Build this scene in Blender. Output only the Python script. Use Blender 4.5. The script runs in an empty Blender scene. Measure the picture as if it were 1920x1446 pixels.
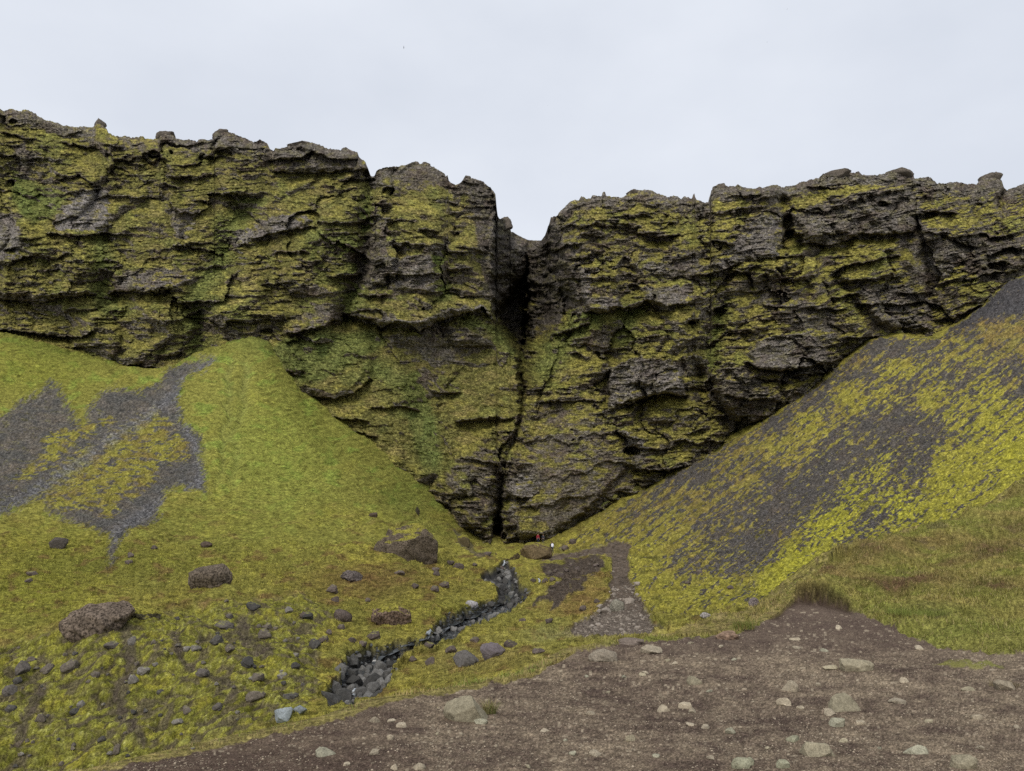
import bpy, bmesh, math, random
import numpy as np
from mathutils import Vector, Matrix
F32 = np.float32
random.seed(7)
RNG = np.random.default_rng(11)
scene = bpy.context.scene
COL = scene.collection

# ---------------------------------------------------------------- image frame
# Valley points are image pixels seen from the eye, 1.6 m above the dirt.
# Image pixel coordinates plus an estimated distance give world points.
FOC = 1400.0
CX, CY = 960.0, 723.0
PITCH = math.atan(297.0 / FOC)
CP, SP = math.cos(PITCH), math.sin(PITCH)
EYE = np.array([0.0, 0.0, 1.6])

def ray(px, py):
    dx = (np.asarray(px, float) - CX) / FOC
    dy = (CY - np.asarray(py, float)) / FOC
    return dx, CP - dy * SP, dy * CP + SP

def az_ratio(px, py):
    x, y, z = ray(px, py)
    return x / y, z / y

def at(px, py, Y):
    a, r = az_ratio(px, py)
    return np.array([a * Y, Y, r * Y + EYE[2]])

def image_xy(az, ratio):
    """inverse: tan bearing, slope ratio -> image coordinates"""
    # ratio = (dy*CP+SP)/(CP-dy*SP)
    dy = (ratio * CP - SP) / (CP + ratio * SP)
    dx = az * (CP - dy * SP)
    return dx * FOC + CX, CY - dy * FOC

# ---------------------------------------------------------------- noise
def _hash(ix, iy, seed):
    h = (ix.astype(np.int64) * 374761393 + iy.astype(np.int64) * 668265263 + seed * 1442695041) & 0xFFFFFFFF
    h = ((h ^ (h >> 13)) * 1274126177) & 0xFFFFFFFF
    return h ^ (h >> 16)

def hrand(ix, iy, seed):
    return ((_hash(ix, iy, seed) & 0xFFFFFF) / float(0xFFFFFF)).astype(F32)

_G = np.array([[math.cos(t), math.sin(t)] for t in np.linspace(0, 2 * math.pi, 33)[:32]], dtype=F32)

def perlin(x, y, seed=0):
    x = np.asarray(x, F32); y = np.asarray(y, F32)
    xi = np.floor(x); yi = np.floor(y)
    xf = x - xi; yf = y - yi
    xi = xi.astype(np.int64); yi = yi.astype(np.int64)
    u = xf * xf * xf * (xf * (xf * 6 - 15) + 10)
    v = yf * yf * yf * (yf * (yf * 6 - 15) + 10)
    def g(a, b):
        k = (_hash(xi + a, yi + b, seed) & 31)
        gr = _G[k]
        return gr[..., 0] * (xf - a) + gr[..., 1] * (yf - b)
    n00 = g(0, 0); n10 = g(1, 0); n01 = g(0, 1); n11 = g(1, 1)
    a = n00 + u * (n10 - n00); b = n01 + u * (n11 - n01)
    return (a + v * (b - a)) * 1.5

def fbm(x, y, octv=4, seed=0, gain=0.5, lac=2.07):
    s = 0; a = 1.0; t = 0
    for i in range(octv):
        s = s + a * perlin(x * lac ** i + 17.3 * i, y * lac ** i - 9.1 * i, seed + i * 31)
        t += a; a *= gain
    return s / t * 1.25

def ridged(x, y, octv=4, seed=0, gain=0.5):
    s = 0; a = 1.0; t = 0
    for i in range(octv):
        s = s + a * (1 - 2 * np.abs(perlin(x * 2.1 ** i + 5.7 * i, y * 2.1 ** i, seed + i * 17)))
        t += a; a *= gain
    return s / t

def worley(x, y, seed=0):
    x = np.asarray(x, F32); y = np.asarray(y, F32)
    xi = np.floor(x).astype(np.int64); yi = np.floor(y).astype(np.int64)
    f1 = np.full(x.shape, 9.0, F32); f2 = f1.copy(); idv = np.zeros(x.shape, F32)
    for a in (-1, 0, 1):
        for b in (-1, 0, 1):
            cx = xi + a; cy = yi + b
            rx = hrand(cx, cy, seed); ry = hrand(cx, cy, seed + 7)
            d = np.hypot(cx + rx - x, cy + ry - y).astype(F32)
            near = d < f1
            f2 = np.where(near, f1, np.minimum(f2, d))
            idv = np.where(near, hrand(cx, cy, seed + 13), idv)
            f1 = np.where(near, d, f1)
    return f1, f2, idv

def sm(a, b, x):
    t = np.clip((x - a) / (b - a), 0, 1)
    return t * t * (3 - 2 * t)

def lin(c):
    c = np.asarray(c, float) / 255.0
    return np.where(c <= 0.04045, c / 12.92, ((c + 0.055) / 1.055) ** 2.4)

GAIN = 1.16
def C(r, g, b, k=1.0):
    c = lin((r, g, b)) * GAIN * k
    return (c * .91 + c.mean() * .09).astype(F32)

def mix(a, b, m):
    m = np.asarray(m)[..., None]
    return a * (1 - m) + b * m

# ---------------------------------------------------------------- polygons / polylines
def seg_dist(px, py, pts, closed=False):
    P = list(pts) + ([pts[0]] if closed else [])
    best = np.full(px.shape, 1e9, F32)
    tt = np.zeros(px.shape, F32); sgn = np.zeros(px.shape, F32)
    tot = 0.0
    L = [math.hypot(P[i + 1][0] - P[i][0], P[i + 1][1] - P[i][1]) for i in range(len(P) - 1)]
    T = sum(L)
    for i in range(len(P) - 1):
        x0, y0 = P[i][:2]; x1, y1 = P[i + 1][:2]
        dx, dy = x1 - x0, y1 - y0
        l2 = dx * dx + dy * dy + 1e-9
        t = np.clip(((px - x0) * dx + (py - y0) * dy) / l2, 0, 1)
        qx = px - (x0 + t * dx); qy = py - (y0 + t * dy)
        d = np.hypot(qx, qy)
        m = d < best
        best = np.where(m, d, best)
        tt = np.where(m, (tot + t * L[i]) / T, tt)
        sgn = np.where(m, np.sign(dx * (py - y0) - dy * (px - x0)), sgn)
        tot += L[i]
    return best, tt, sgn

def inside(px, py, pts):
    r = np.zeros(px.shape, bool)
    n = len(pts)
    for i in range(n):
        x0, y0 = pts[i][:2]; x1, y1 = pts[(i + 1) % n][:2]
        if y0 == y1: continue
        c = ((y0 > py) != (y1 > py)) & (px < (x1 - x0) * (py - y0) / (y1 - y0) + x0)
        r ^= c
    return r

def poly_sd(px, py, pts, pad=60):
    """signed distance, positive inside; far outside = -pad"""
    out = np.full(px.shape, -float(pad), F32)
    a = np.array([p[:2] for p in pts], float)
    m = (px > a[:, 0].min() - pad) & (px < a[:, 0].max() + pad) & (py > a[:, 1].min() - pad) & (py < a[:, 1].max() + pad)
    if not m.any(): return out
    X = px[m]; Y = py[m]
    d, _, _ = seg_dist(X, Y, pts, True)
    s = np.where(inside(X, Y, pts), 1, -1)
    out[m] = d * s
    return out

def boxed(px, py, pts, pad):
    a = np.array([p[:2] for p in pts], float)
    return (px > a[:, 0].min() - pad) & (px < a[:, 0].max() + pad) & (py > a[:, 1].min() - pad) & (py < a[:, 1].max() + pad)

# ---------------------------------------------------------------- thin plate spline
def tps_fit(P, v, lam=1e-4):
    P = np.asarray(P, float); v = np.asarray(v, float)
    n = len(P)
    d2 = ((P[:, None] - P[None]) ** 2).sum(-1)
    K = np.where(d2 > 0, 0.5 * d2 * np.log(d2 + 1e-20), 0) + lam * np.eye(n)
    Q = np.hstack([np.ones((n, 1)), P])
    A = np.block([[K, Q], [Q.T, np.zeros((3, 3))]])
    w = np.linalg.solve(A, np.concatenate([v, np.zeros(3)]))
    return P, w

def tps_eval(fit, X, Y):
    P, w = fit
    X = np.asarray(X, F32); Y = np.asarray(Y, F32)
    o = w[-3] + w[-2] * X + w[-1] * Y
    o = o.astype(F32)
    for i in range(len(P)):
        d2 = (X - F32(P[i, 0])) ** 2 + (Y - F32(P[i, 1])) ** 2 + F32(1e-12)
        o += F32(0.5 * w[i]) * d2 * np.log(d2)
    return o

def upsample(G, us, vs, U, V):
    """bilinear sample of coarse grid G[j,i] at us(i) vs(j)"""
    fi = np.interp(U, us, np.arange(len(us))); fj = np.interp(V, vs, np.arange(len(vs)))
    i0 = np.clip(fi.astype(int), 0, len(us) - 2); j0 = np.clip(fj.astype(int), 0, len(vs) - 2)
    a = (fi - i0).astype(F32); b = (fj - j0).astype(F32)
    return (G[j0, i0] * (1 - a) + G[j0, i0 + 1] * a) * (1 - b) + (G[j0 + 1, i0] * (1 - a) + G[j0 + 1, i0 + 1] * a) * b

# ================================================================ GROUND
VALLEY = [  # image x, image y, estimated distance
 (100,1440,18),(-300,1440,18),(0,1210,26),(0,1350,20.5),(300,1400,18.8),(450,1350,19.2),(300,1300,21.5),(200,1150,27),(330,1140,29),
 (450,1115,31),(560,1110,34),(450,1230,24.2),(560,1190,28),(660,1290,21),(740,1220,27),(820,1180,32),(900,1150,38),(950,1110,47),(960,1070,60),
 (945,1050,80),(610,1320,19.5),(-300,1230,25),(-300,1150,34),
 (100,1130,34),(200,1110,38),(400,1090,44),(0,1100,40),(0,1000,62),(200,1000,62),(400,1000,66),(-300,1000,60),(600,1090,44),(600,1020,58),
 (760,1035,56),(760,1100,44),(850,1110,45),(700,1160,33),(620,1140,34.5),(900,1060,72),(900,1035,105),
 (0,900,80),(0,800,100),(0,700,122),(0,625,143),(200,900,80),(200,800,100),(200,730,117),(200,677,139),(400,900,83),(400,800,102),(400,720,120),
 (400,655,140),(600,900,93),(550,800,112),(610,830,118),(500,700,128),(560,730,138),(650,800,137),(700,840,136),(760,890,135),(700,910,106),
 (800,925,134),(780,980,93),(840,965,134),(890,1020,134),(500,640,142),(300,690,139),(-300,900,78),(-300,750,112),(-300,620,142),
 (1150,1150,30),(1160,1100,43),(1160,1050,64),(1150,1035,84),(1090,1037,95),(1005,1048,110),(1040,1037,125),(1005,1020,138),(945,1040,112),(930,1022,137),
 (1050,1130,41),(1100,1080,52),(1050,1080,61),(1000,1180,29),(900,1220,23.5),(800,1270,19.5),(1100,1160,27.5),(1050,1200,22),(1200,1163,24.5),
 (1300,1170,20.5),(1000,1230,18.5),(1010,1092,57),(980,1120,44),
 (1215,1145,30),(1300,1140,30.5),(1450,1128,27.5),(1200,1080,52),(1190,1030,75),(1250,1000,78),(1300,1080,50),(1400,1000,66),(1500,1050,42),(1600,960,58),
 (1300,940,98),(1400,880,102),(1500,900,84),(1500,800,116),(1650,850,88),(1650,750,111),(1800,850,76),(1800,700,112),(1920,850,69),
 (1920,700,106),(1920,600,129),(1040,1028,128),(1130,970,135),(1200,930,138),(1300,870,140),(1400,812,141),(1480,760,143),(1560,700,146),
 (1645,630,150),(1750,636,146),(1810,600,149),(1890,530,152),(2300,850,60),(2300,650,100),(2300,430,152),
]
PLAT = [ # x, y, z world
 (0,2,0),(-5,5,0),(6,4,0),(-3,1,0),(0,0.5,0),(-12,6,-.1),(12,3,0.05),(-8,3,0),
]
EDGE = [(-500,1560,5.0),(180,1446,5.8),(400,1396,6.7),(640,1341,7.7),(720,1312,8.6),(860,1290,9.3),(1000,1262,10.4),(1080,1217,12.4),(1200,1195,13.6),(1380,1181,14.6),
        (1440,1163,16.2),(1495,1118,19),(1560,1043,24),(1640,1015,26),(1740,985,27.5),(1850,948,29),(1920,905,31),(2300,790,34)]
PLATP = [(960,1446,5.84),(300,1446,5.9),(1600,1446,5.84),(960,1350,7.6),(1400,1300,9.1),(1400,1220,12.0),(1750,1350,7.7),(1920,1280,9.3),(1600,1240,11.2),
         (1920,1210,12.3),(1700,1188,14.0),(1590,1140,17.6),(1920,1100,18),(1750,1080,20.5),(1900,1000,25.5),(2300,1100,16),(2300,950,24)]

def W(p): return at(p[0], p[1], p[2])
pts = []; val = []
for p in VALLEY:
    w = W(p); pts.append((w[0] / w[1] * 1.6, math.log(w[1]))); val.append((w[2] - EYE[2]) / w[1])
for (px, py, Y, up) in [(0,625,143,7),(200,677,139,7),(400,655,140,7),(560,730,138,8),(700,840,136,8),(840,965,134,8),(930,1020,137,3),(1005,1020,138,3),
                        (1130,970,135,8),(1300,870,140,8),(1480,760,143,8),(1645,630,150,7),(1810,600,149,7),(1890,530,152,6),(2300,430,152,6),(-300,620,142,7)]:
    w = at(px, py, Y); a = w[0] / w[1]; Y2 = Y + 30
    pts.append((a * 1.6, math.log(Y2))); val.append((w[2] + up - EYE[2]) / Y2)
for (x, y, z) in [(0,3,-3.4),(-8,3,-5),(8,4,-2.8),(0,9,-3.0),(6,12,-2.3),(-6,10,-4.6),(-14,14,-5.3),(14,14,-1.8),(22,18,-1.2)]:
    pts.append((x / y * 1.6, math.log(y))); val.append((z - EYE[2]) / y)
VF = tps_fit(pts, val, 2e-4)
pts = []; val = []
for p in EDGE[1:] + PLATP:
    w = W(p); pts.append((w[0], w[1])); val.append(w[2])
for p in PLAT:
    pts.append(p[:2]); val.append(p[2])
PF = tps_fit(pts, val, 0.5)
EDGE_W = [tuple(W(p)[:2]) for p in EDGE]
PLAT_POLY = EDGE_W + [(60, 30), (60, -30), (-40, -30), (-40, 4)]

core = np.linspace(-0.79, 0.79, 1360)
ext = 0.79 + (np.linspace(0, 1, 60)[1:] ** 1.8) * 1.5
AZ = np.concatenate([-ext[::-1], core, ext])
LY = np.concatenate([np.linspace(math.log(1.3), math.log(4.6), 40)[:-1], np.linspace(math.log(4.6), math.log(16), 330)[:-1],
                     np.linspace(math.log(16), math.log(45), 350)[:-1], np.linspace(math.log(45), math.log(152), 600)[:-1],
                     np.linspace(math.log(152), math.log(195), 24)])
NI, NJ = len(AZ), len(LY)
cu = np.concatenate([np.linspace(AZ[0], -0.8, 14)[:-1], np.linspace(-0.8, 0.8, 240), np.linspace(0.8, AZ[-1], 14)[1:]])
cv = np.linspace(LY[0], LY[-1], 300)
CU, CV = np.meshgrid(cu, cv)
Gv = tps_eval(VF, CU * 1.6, CV)
U, V = np.meshgrid(AZ, LY)
YY = np.exp(V).astype(F32); XX = (U * YY).astype(F32)
ZV = upsample(Gv, cu, cv, U, V) * YY + EYE[2]
near = YY < 48
ZP = np.full(YY.shape, -50.0, F32); SD = np.full(YY.shape, -50.0, F32)
ZP[near] = tps_eval(PF, XX[near], YY[near])
SD[near] = poly_sd(XX[near], YY[near], PLAT_POLY, 80)
dist_out = np.maximum(-SD, 0)
zedge = ZP - 0.10 * dist_out - 0.62 * np.maximum(dist_out - 0.25, 0) - 0.02 * dist_out ** 2
k = 0.25
dz = (zedge - ZV)
soft = 0.5 * (dz + np.sqrt(dz * dz + 0.02))
Z0 = np.where(near, np.where(SD > 0, np.maximum(ZP, ZV - 0.3), ZV + soft), ZV).astype(F32)
isplat = (SD > 0)
PXg, PYg = image_xy(U, (Z0 - EYE[2]) / YY)
PXg = PXg.astype(F32); PYg = PYg.astype(F32)

# hidden part of the ground gets no image-coordinate colour bleeding: remember first-visible rows
vis = np.minimum.accumulate(PYg, axis=0) >= PYg - 1.0

# ---- regions
SCREE_L = [(399,668),(403,676),(360,700),(335,725),(335,760),(341,790),(369,813),(379,847),(384,904),(382,927),(358,916),(335,908),(310,923),(297,973),(274,986),(243,999),
           (221,1018),(214,1050),(200,1068),(203,1045),(209,1011),(164,988),(126,969),(91,958),(76,931),(0,961),(-200,1010),(-200,830),(0,786),(38,752),(80,733),(99,714),(126,748),
           (133,779),(152,794),(179,752),(190,733),(213,727),(266,733),(297,718),(316,691),(354,680)]
MOSS_A = [(217,783),(183,786),(150,800),(87,817),(80,859),(30,893),(29,912),(84,881),(145,828),(190,805)]
MOSS_B = [(289,764),(335,817),(358,859),(304,866),(297,897),(228,939),(213,965),(167,950),(107,954),(76,927),(114,866),(190,828),(243,790)]
STREAM = [(603,1302),(640,1255),(655,1225),(690,1210),(755,1200),(790,1197),(800,1192),(830,1160),(885,1140),(930,1120),(935,1100),(903,1082),(915,1066),(938,1056),(950,1052),(962,1068),(975,1085),
          (988,1105),(985,1128),(950,1147),(900,1165),(860,1185),(815,1202),(775,1212),(740,1240),(728,1285),(690,1312),(615,1322)]
PATH = [(1010,1050),(1060,1048),(1095,1044),(1140,1038),(1148,1060),(1143,1100),(1140,1125),(1115,1150),(1060,1176),(1085,1198),(1180,1200),(1250,1182),(1222,1160),(1212,1140),(1190,1105),(1183,1085),
        (1178,1050),(1185,1022),(1160,1012),(1120,1024),(1080,1033),(1030,1040)]
GULLY2 = [(1135,1045),(1060,1050),(1012,1060),(1028,1083),(1050,1093),(1012,1118),(1000,1136),(1040,1126),(1082,1098),(1125,1072)]
GULLY3 = [(1035,1118),(1075,1098),(1120,1080),(1100,1100),(1060,1130),(1030,1150)]
TERR_LINE = [(-200,1260),(0,1212),(120,1180),(250,1152),(330,1138),(440,1118),(560,1108),(640,1125)]
BANK = [(-300,1260),(0,1212),(120,1180),(250,1152),(330,1138),(440,1118),(560,1108),(640,1140),(600,1200),(600,1310),(560,1360),(300,1420),(150,1460),(-300,1560)]
SCREE_R = [(1040,1030),(1130,970),(1200,930),(1300,870),(1400,812),(1480,760),(1560,700),(1610,660),(1645,628),(1750,636),(1810,600),(1890,528),(1925,520),(2400,350),(2400,800),(1920,905),
           (1850,950),(1740,987),(1640,1015),(1560,1045),(1500,1110),(1440,1128),(1300,1150),(1220,1148),(1190,1100),(1180,1060),(1185,1018),(1150,1015),(1090,1032)]
DIRT_G = [(1440,1163),(1463,1132),(1482,1122),(1520,1122),(1578,1134),(1641,1163),(1703,1192),(1745,1209),(1840,1222),(1925,1226),(2600,1240),(2600,1900),(-900,1900),(-900,1650),(180,1452),(400,1402),(640,1347),
          (720,1320),(860,1297),(1000,1270),(1080,1224),(1200,1202),(1380,1187)]
TONGUE = [(1745,1246),(1800,1238),(1860,1240),(1880,1250),(1800,1254)]

wx = fbm(PXg / 26, PYg / 20, 3, 5) ; wy = fbm(PXg / 26 + 40, PYg / 20 + 9, 3, 6)
WXg = PXg + wx * 9; WYg = PYg + wy * 7
valley = ~isplat
sdScL = poly_sd(WXg, WYg, SCREE_L); sdStr = poly_sd(PXg + wx * 12, PYg + wy * 8, STREAM); sdPath = poly_sd(PXg + wx * 10, PYg + wy * 7, PATH)
sdScR = poly_sd(WXg, WYg, SCREE_R, 90); sdBank = poly_sd(WXg, WYg, BANK)
for s in (sdScL, sdStr, sdPath, sdScR, sdBank): s[isplat] = -60
sdDirt = poly_sd(WXg, WYg, DIRT_G, 40); sdDirt[~isplat] = -40

# ---- relief
Xw, Yw = XX, YY
S = YY / FOC * 1.875          # size of one rendered pixel in metres here
Z = Z0.copy()
# broad humps in the valley
hump = fbm(Xw / 7.0, Yw / 9.0, 3, 40) * 0.45 + fbm(Xw / 2.2, Yw / 3.2, 3, 41) * 0.16
hump *= sm(14, 24, Yw) * valley
Z += hump * np.where(sdPath > -4, 0.3, 1) * np.where(sdScR > 0, 0.6, 1) * np.where(sdStr > -4, .3, 1)
# terracettes on the grass slopes (sheep-track ripples across the slope)
terr = fbm(PXg / 38.0, PYg / 7.0 + fbm(PXg / 60, PYg / 60, 2, 3) * 2, 4, 44, .55)
Z += terr * S * 2.3 * valley * sm(30, 60, Yw) * (1 - .55 * sm(0, 6, np.maximum(sdScL, sdScR)))
# rills running down the left slope
rill = np.exp(-((PXg - (460 + fbm(PYg / 60, PYg * 0, 2, 77) * 22 + (PYg - 700) * -0.12)) / 9) ** 2) + np.exp(-((PXg - (432 + fbm(PYg / 40, PYg * 0 + 4, 2, 78) * 16 + (PYg - 700) * -0.1)) / 7) ** 2)
rill *= sm(655, 690, PYg) * (1 - sm(860, 960, PYg)) * valley
Z -= rill * .5
# right scree: low moss cushions and boulder grain
cush = fbm(PXg / 13.0 + PYg / 22, PYg / 8.0, 4, 50)
Z += np.maximum(cush, -.2) * S * 1.6 * sm(0, 8, sdScR)
# left bank: cushions of moss between stones
f1, f2, idc = worley(Xw / .42 + fbm(Xw / .5, Yw / .5, 2, 8) * .5, Yw / .42, 61)
f1b, f2b, idb = worley(Xw / 1.3, Yw / 1.3, 63)
bk = np.clip(sm(-6, 12, sdBank), 0, 1) * sm(1.2, 2.6, -SD)
f1s, _, ids = worley(Xw / .17 + fbm(Xw / .3, Yw / .3, 2, 18) * .4, Yw / .20, 67)
Z += bk * ((0.5 - f1) * 0.17 * (idc * .8 + .2) + (0.5 - f1s) * .075 * (ids * .7 + .3) + (0.55 - f1b) * .24 * idb + fbm(Xw / .9, Yw / .9, 3, 64) * .22 + fbm(Xw / .12, Yw / .12, 2, 68) * .02)
# whole valley near: tussocks
tm = valley * sm(.5, 2.0, -SD) * (1 - bk) * sm(13, 20, Yw) * (1 - sm(50, 85, Yw)) * (1 - sm(-2, 3, sdPath)) * (1 - sm(-2, 3, sdStr)) * (1 - .7 * sm(0, 6, sdScR))
f1c, _, idd = worley(Xw / .8 + fbm(Xw / .7, Yw / .7, 2, 81) * .4, Yw / 1.1, 65)
Z += tm * ((0.5 - f1c) * .20 * idd + fbm(Xw / .5, Yw / .6, 3, 66) * .10)
# stream cut
Z -= sm(-1.5, 4, sdStr) * np.clip(.022 * YY, .3, .6)
Z -= sm(-2, 6, sdPath) * .18
# platform: gravel, ruts, grass tufts
Z += isplat * (fbm(Xw / 1.6, Yw / 1.6, 4, 90) * .035 + fbm(Xw / .16, Yw / .16, 3, 91) * .009)
gr = isplat * sm(-3, 6, -sdDirt)
Z += gr * (fbm(Xw / 1.8, Yw / 2.2, 4, 92) * .42 + fbm(Xw / .3, Yw / .4, 3, 93) * .07 + .04) * sm(8, 13, Yw)
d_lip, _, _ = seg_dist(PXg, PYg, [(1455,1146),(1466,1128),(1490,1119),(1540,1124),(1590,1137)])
Z += gr * .16 * np.exp(-(d_lip / 14) ** 2)
Z -= isplat * (1 - gr) * .10 * np.exp(-(d_lip / 16) ** 2)
humpr = np.exp(-(((Xw - 12.5) / 3.5) ** 2 + ((Yw - 19) / 1.6) ** 2)) * .25
Z += humpr * gr

# hollow dark scars on the slopes
for (hx, hy, rx, ry, dep) in [(1500,1050,1,1,0)]:
    pass

Z = Z.astype(F32)

def grid_normals(X, Y, Zz):
    P = np.stack([X, Y, Zz], -1).astype(np.float64)
    du = np.gradient(P, axis=1); dv = np.gradient(P, axis=0)
    n = np.cross(du, dv); n /= np.linalg.norm(n, axis=-1, keepdims=True) + 1e-12
    return n

# ---- colour of the ground
n1 = fbm(PXg / 90, PYg / 45, 4, 101); n2 = fbm(PXg / 16, PYg / 7, 4, 102); n3 = fbm(PXg / 5.0, PYg / 2.6, 3, 103)
n4 = fbm(PXg / 40, PYg / 18, 4, 104)
green = C(132,127,54); olive = C(143,131,55); yel = C(162,154,54); straw = C(150,128,76); dark = C(76,74,28); fresh = C(124,142,54)
WN = hrand((PXg / 2.6).astype(np.int64), (PYg / 2.1).astype(np.int64), 77)
DASH = fbm(PXg / 11.5 + fbm(PXg / 30, PYg / 20, 2, 189), PYg / 3.0, 3, 190, .6); DASH2 = fbm(PXg / 4.0, PYg / 2.2, 2, 191)
SLANT = fbm((PXg * .8 - PYg * .6) / 14.0, (PXg * .6 + PYg * .8) / 3.4, 3, 192, .6)
colv = np.empty(Z.shape + (3,), F32); colv[:] = green
up_l = sm(1080, 860, PYg) * sm(1050, 900, PXg)
colv = mix(colv, olive, np.clip(.45 + n1 * .9 - up_l * .45, 0, 1))
colv = mix(colv, fresh, np.clip(sm(0.05, .5, n4) * up_l * .8, 0, 1))
colv = mix(colv, yel, np.clip(sm(.05, .6, n2 * .6 + n1 * .5 + .12 - up_l * .25) * .75, 0, 1))
colv = mix(colv, C(128,128,70), np.clip(rill * .5, 0, .5))
colv = mix(colv, dark, np.clip(sm(.15, .7, -n2 - n3 * .4) * .55, 0, 1))
# yellow-green glow along the left cone foot and left edge
for (bx, by, rx, ry, cc, s) in [(60,690,150,60,C(120,122,40),.7),(520,850,150,150,C(136,144,54),.6),(450,990,200,50,C(118,118,44),.5),(100,1020,160,50,C(124,122,42),.6),
                                (60,1110,140,60,C(128,128,40),.7),(300,1060,200,30,C(104,108,42),.5),(720,1130,120,40,C(118,112,46),.5),(690,1085,110,26,C(116,94,52),.85),
                                (780,1250,100,30,C(128,120,52),.7),(900,1230,120,25,C(126,112,66),.7),(1040,1190,80,18,C(134,138,48),.8),(1070,1140,60,22,C(136,112,62),.7),
                                (1110,1110,30,40,C(138,114,62),.7),(850,1150,60,20,C(130,128,46),.5),(1100,1060,40,12,C(120,126,44),.8),(1120,1190,120,14,C(132,118,92),.8),
                                (1300,1165,160,14,C(124,122,50),.7),(560,640,140,26,C(84,100,46),.6),(200,640,180,30,C(98,112,40),.7),(760,940,60,60,C(100,112,42),.5),(850,990,50,40,C(112,112,44),.6)]:
    m = np.exp(-(((PXg - bx) / rx) ** 2 + ((PYg - by) / ry) ** 2)) * s * valley
    colv = mix(colv, cc, np.clip(m * (1 + n2 * .6), 0, 1))
# straw line on the terrace edge
dT, _, _ = seg_dist(PXg + n3 * 6, PYg + n2 * 5, TERR_LINE)
colv = mix(colv, C(152,122,78), np.exp(-((dT) / (5 + 3 * n1)) ** 2) * sm(-.25, .35, fbm(PXg / 60, PYg * 0, 2, 9)) * .8 * valley)
# reddish-brown grass patches
colv = mix(colv, C(112,88,52), sm(.12, .5, fbm(PXg / 46, PYg / 13, 4, 120)) * .7 * valley * sm(900, 1050, PYg))
# bank of moss cushions
mossb = mix(np.broadcast_to(C(128,126,44), Z.shape + (3,)), C(152,150,76), np.clip(sm(.35, .05, f1) * sm(.3, .9, idc), 0, 1) * .7)
mossb = mix(mossb, C(160,156,96), sm(.30, .05, f1s) * sm(.55, .8, ids) * .7)
mossb = mix(mossb, C(100,100,34), sm(0.0, .5, fbm(Xw / 1.2, Yw / 1.3, 3, 130)) * .7)
mossb = mix(mossb, C(150,142,40), sm(0.05, .5, fbm(Xw / .8 + 9, Yw / .9, 3, 133)) * .6)
mossb = mix(mossb, C(84,74,50), sm(.42, .62, f1s) * .55)
mossb = mix(mossb, C(88,78,64), sm(.42, .66, f1 + fbm(Xw / 2.2, Yw / 2.2, 3, 131) * .34) * .8)
dtr, _, _ = seg_dist(PXg + n2 * 10, PYg, [(235,1190),(250,1250),(225,1300),(230,1350),(265,1390)])
dtr2, _, _ = seg_dist(PXg + n2 * 10, PYg, [(80,1290),(50,1340),(30,1400)])
dtr3, _, _ = seg_dist(PXg + n2 * 10, PYg, [(455,1160),(460,1215),(500,1240)])
dtr4, _, _ = seg_dist(PXg + n2 * 8, PYg, [(325,1195),(340,1250),(430,1290),(440,1310)])
bare = np.maximum.reduce([sm(16, 6, dtr), sm(16, 6, dtr2), sm(18, 8, dtr3), sm(10, 4, dtr4)])
mossb = mix(mossb, C(86,76,66), bare * .8)
colv = mix(colv, mossb, bk)
# scree: dark grey-purple grit with patchy moss
fg = hrand((Xw / np.maximum(S * 1.0, .012)).astype(np.int64), (Yw / np.maximum(S * 1.6, .012)).astype(np.int64), 7)
gn = fbm(PXg / 3.2, PYg / 2.2, 2, 140)
grit = mix(np.broadcast_to(C(84,82,76), Z.shape + (3,)), C(106,96,82), np.clip(.3 + n4 * .9, 0, 1))
grit = mix(grit, C(60,58,60), np.clip(sm(.1, .8, gn) * .6, 0, 1)); grit = mix(grit, C(120,112,104), np.clip(sm(.35, .9, -gn) * .45, 0, 1))
mScL = sm(-7, 9, sdScL + n3 * 5 + DASH * 9 + fbm((PXg * .75 - PYg * .66) / 30, (PXg * .66 + PYg * .75) / 5, 3, 195) * 12) * (sdScL > -22)
colv = mix(colv, grit, mScL)
mm = np.maximum(poly_sd(WXg, WYg, MOSS_A), poly_sd(WXg, WYg, MOSS_B))
cl = fbm(PXg / 22, PYg / 6.5, 4, 150, .6)
mMoss = sm(-.12, .25, cl * 1.1 + SLANT * .2 + np.clip(mm, -14, 10) / 34 - .02) * sm(-16, 0, mm) * valley
colv = mix(colv, mix(np.broadcast_to(C(140,134,40), Z.shape + (3,)), C(118,102,44), np.clip(.4 + n4, 0, 1)), mMoss * .85)
for ln, wd in (([(395,674),(345,722),(318,752),(230,808),(120,888),(20,948),(-40,980)], 11), ([(335,740),(345,790),(372,850),(375,905)], 9), ([(372,905),(300,945),(240,985),(215,1010)], 15)):
    dln, _, _ = seg_dist(PXg + n2 * 9, PYg + n2 * 5, ln)
    colv = mix(colv, C(98,97,98) * np.exp((WN - .5) * .5)[..., None], np.exp(-(dln / wd) ** 2) * mScL * .75)
mMoss2 = sm(.2, .4, cl) * mScL * sm(200, 40, PXg)
colv = mix(colv, C(100,96,62), mMoss2 * .6)
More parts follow.
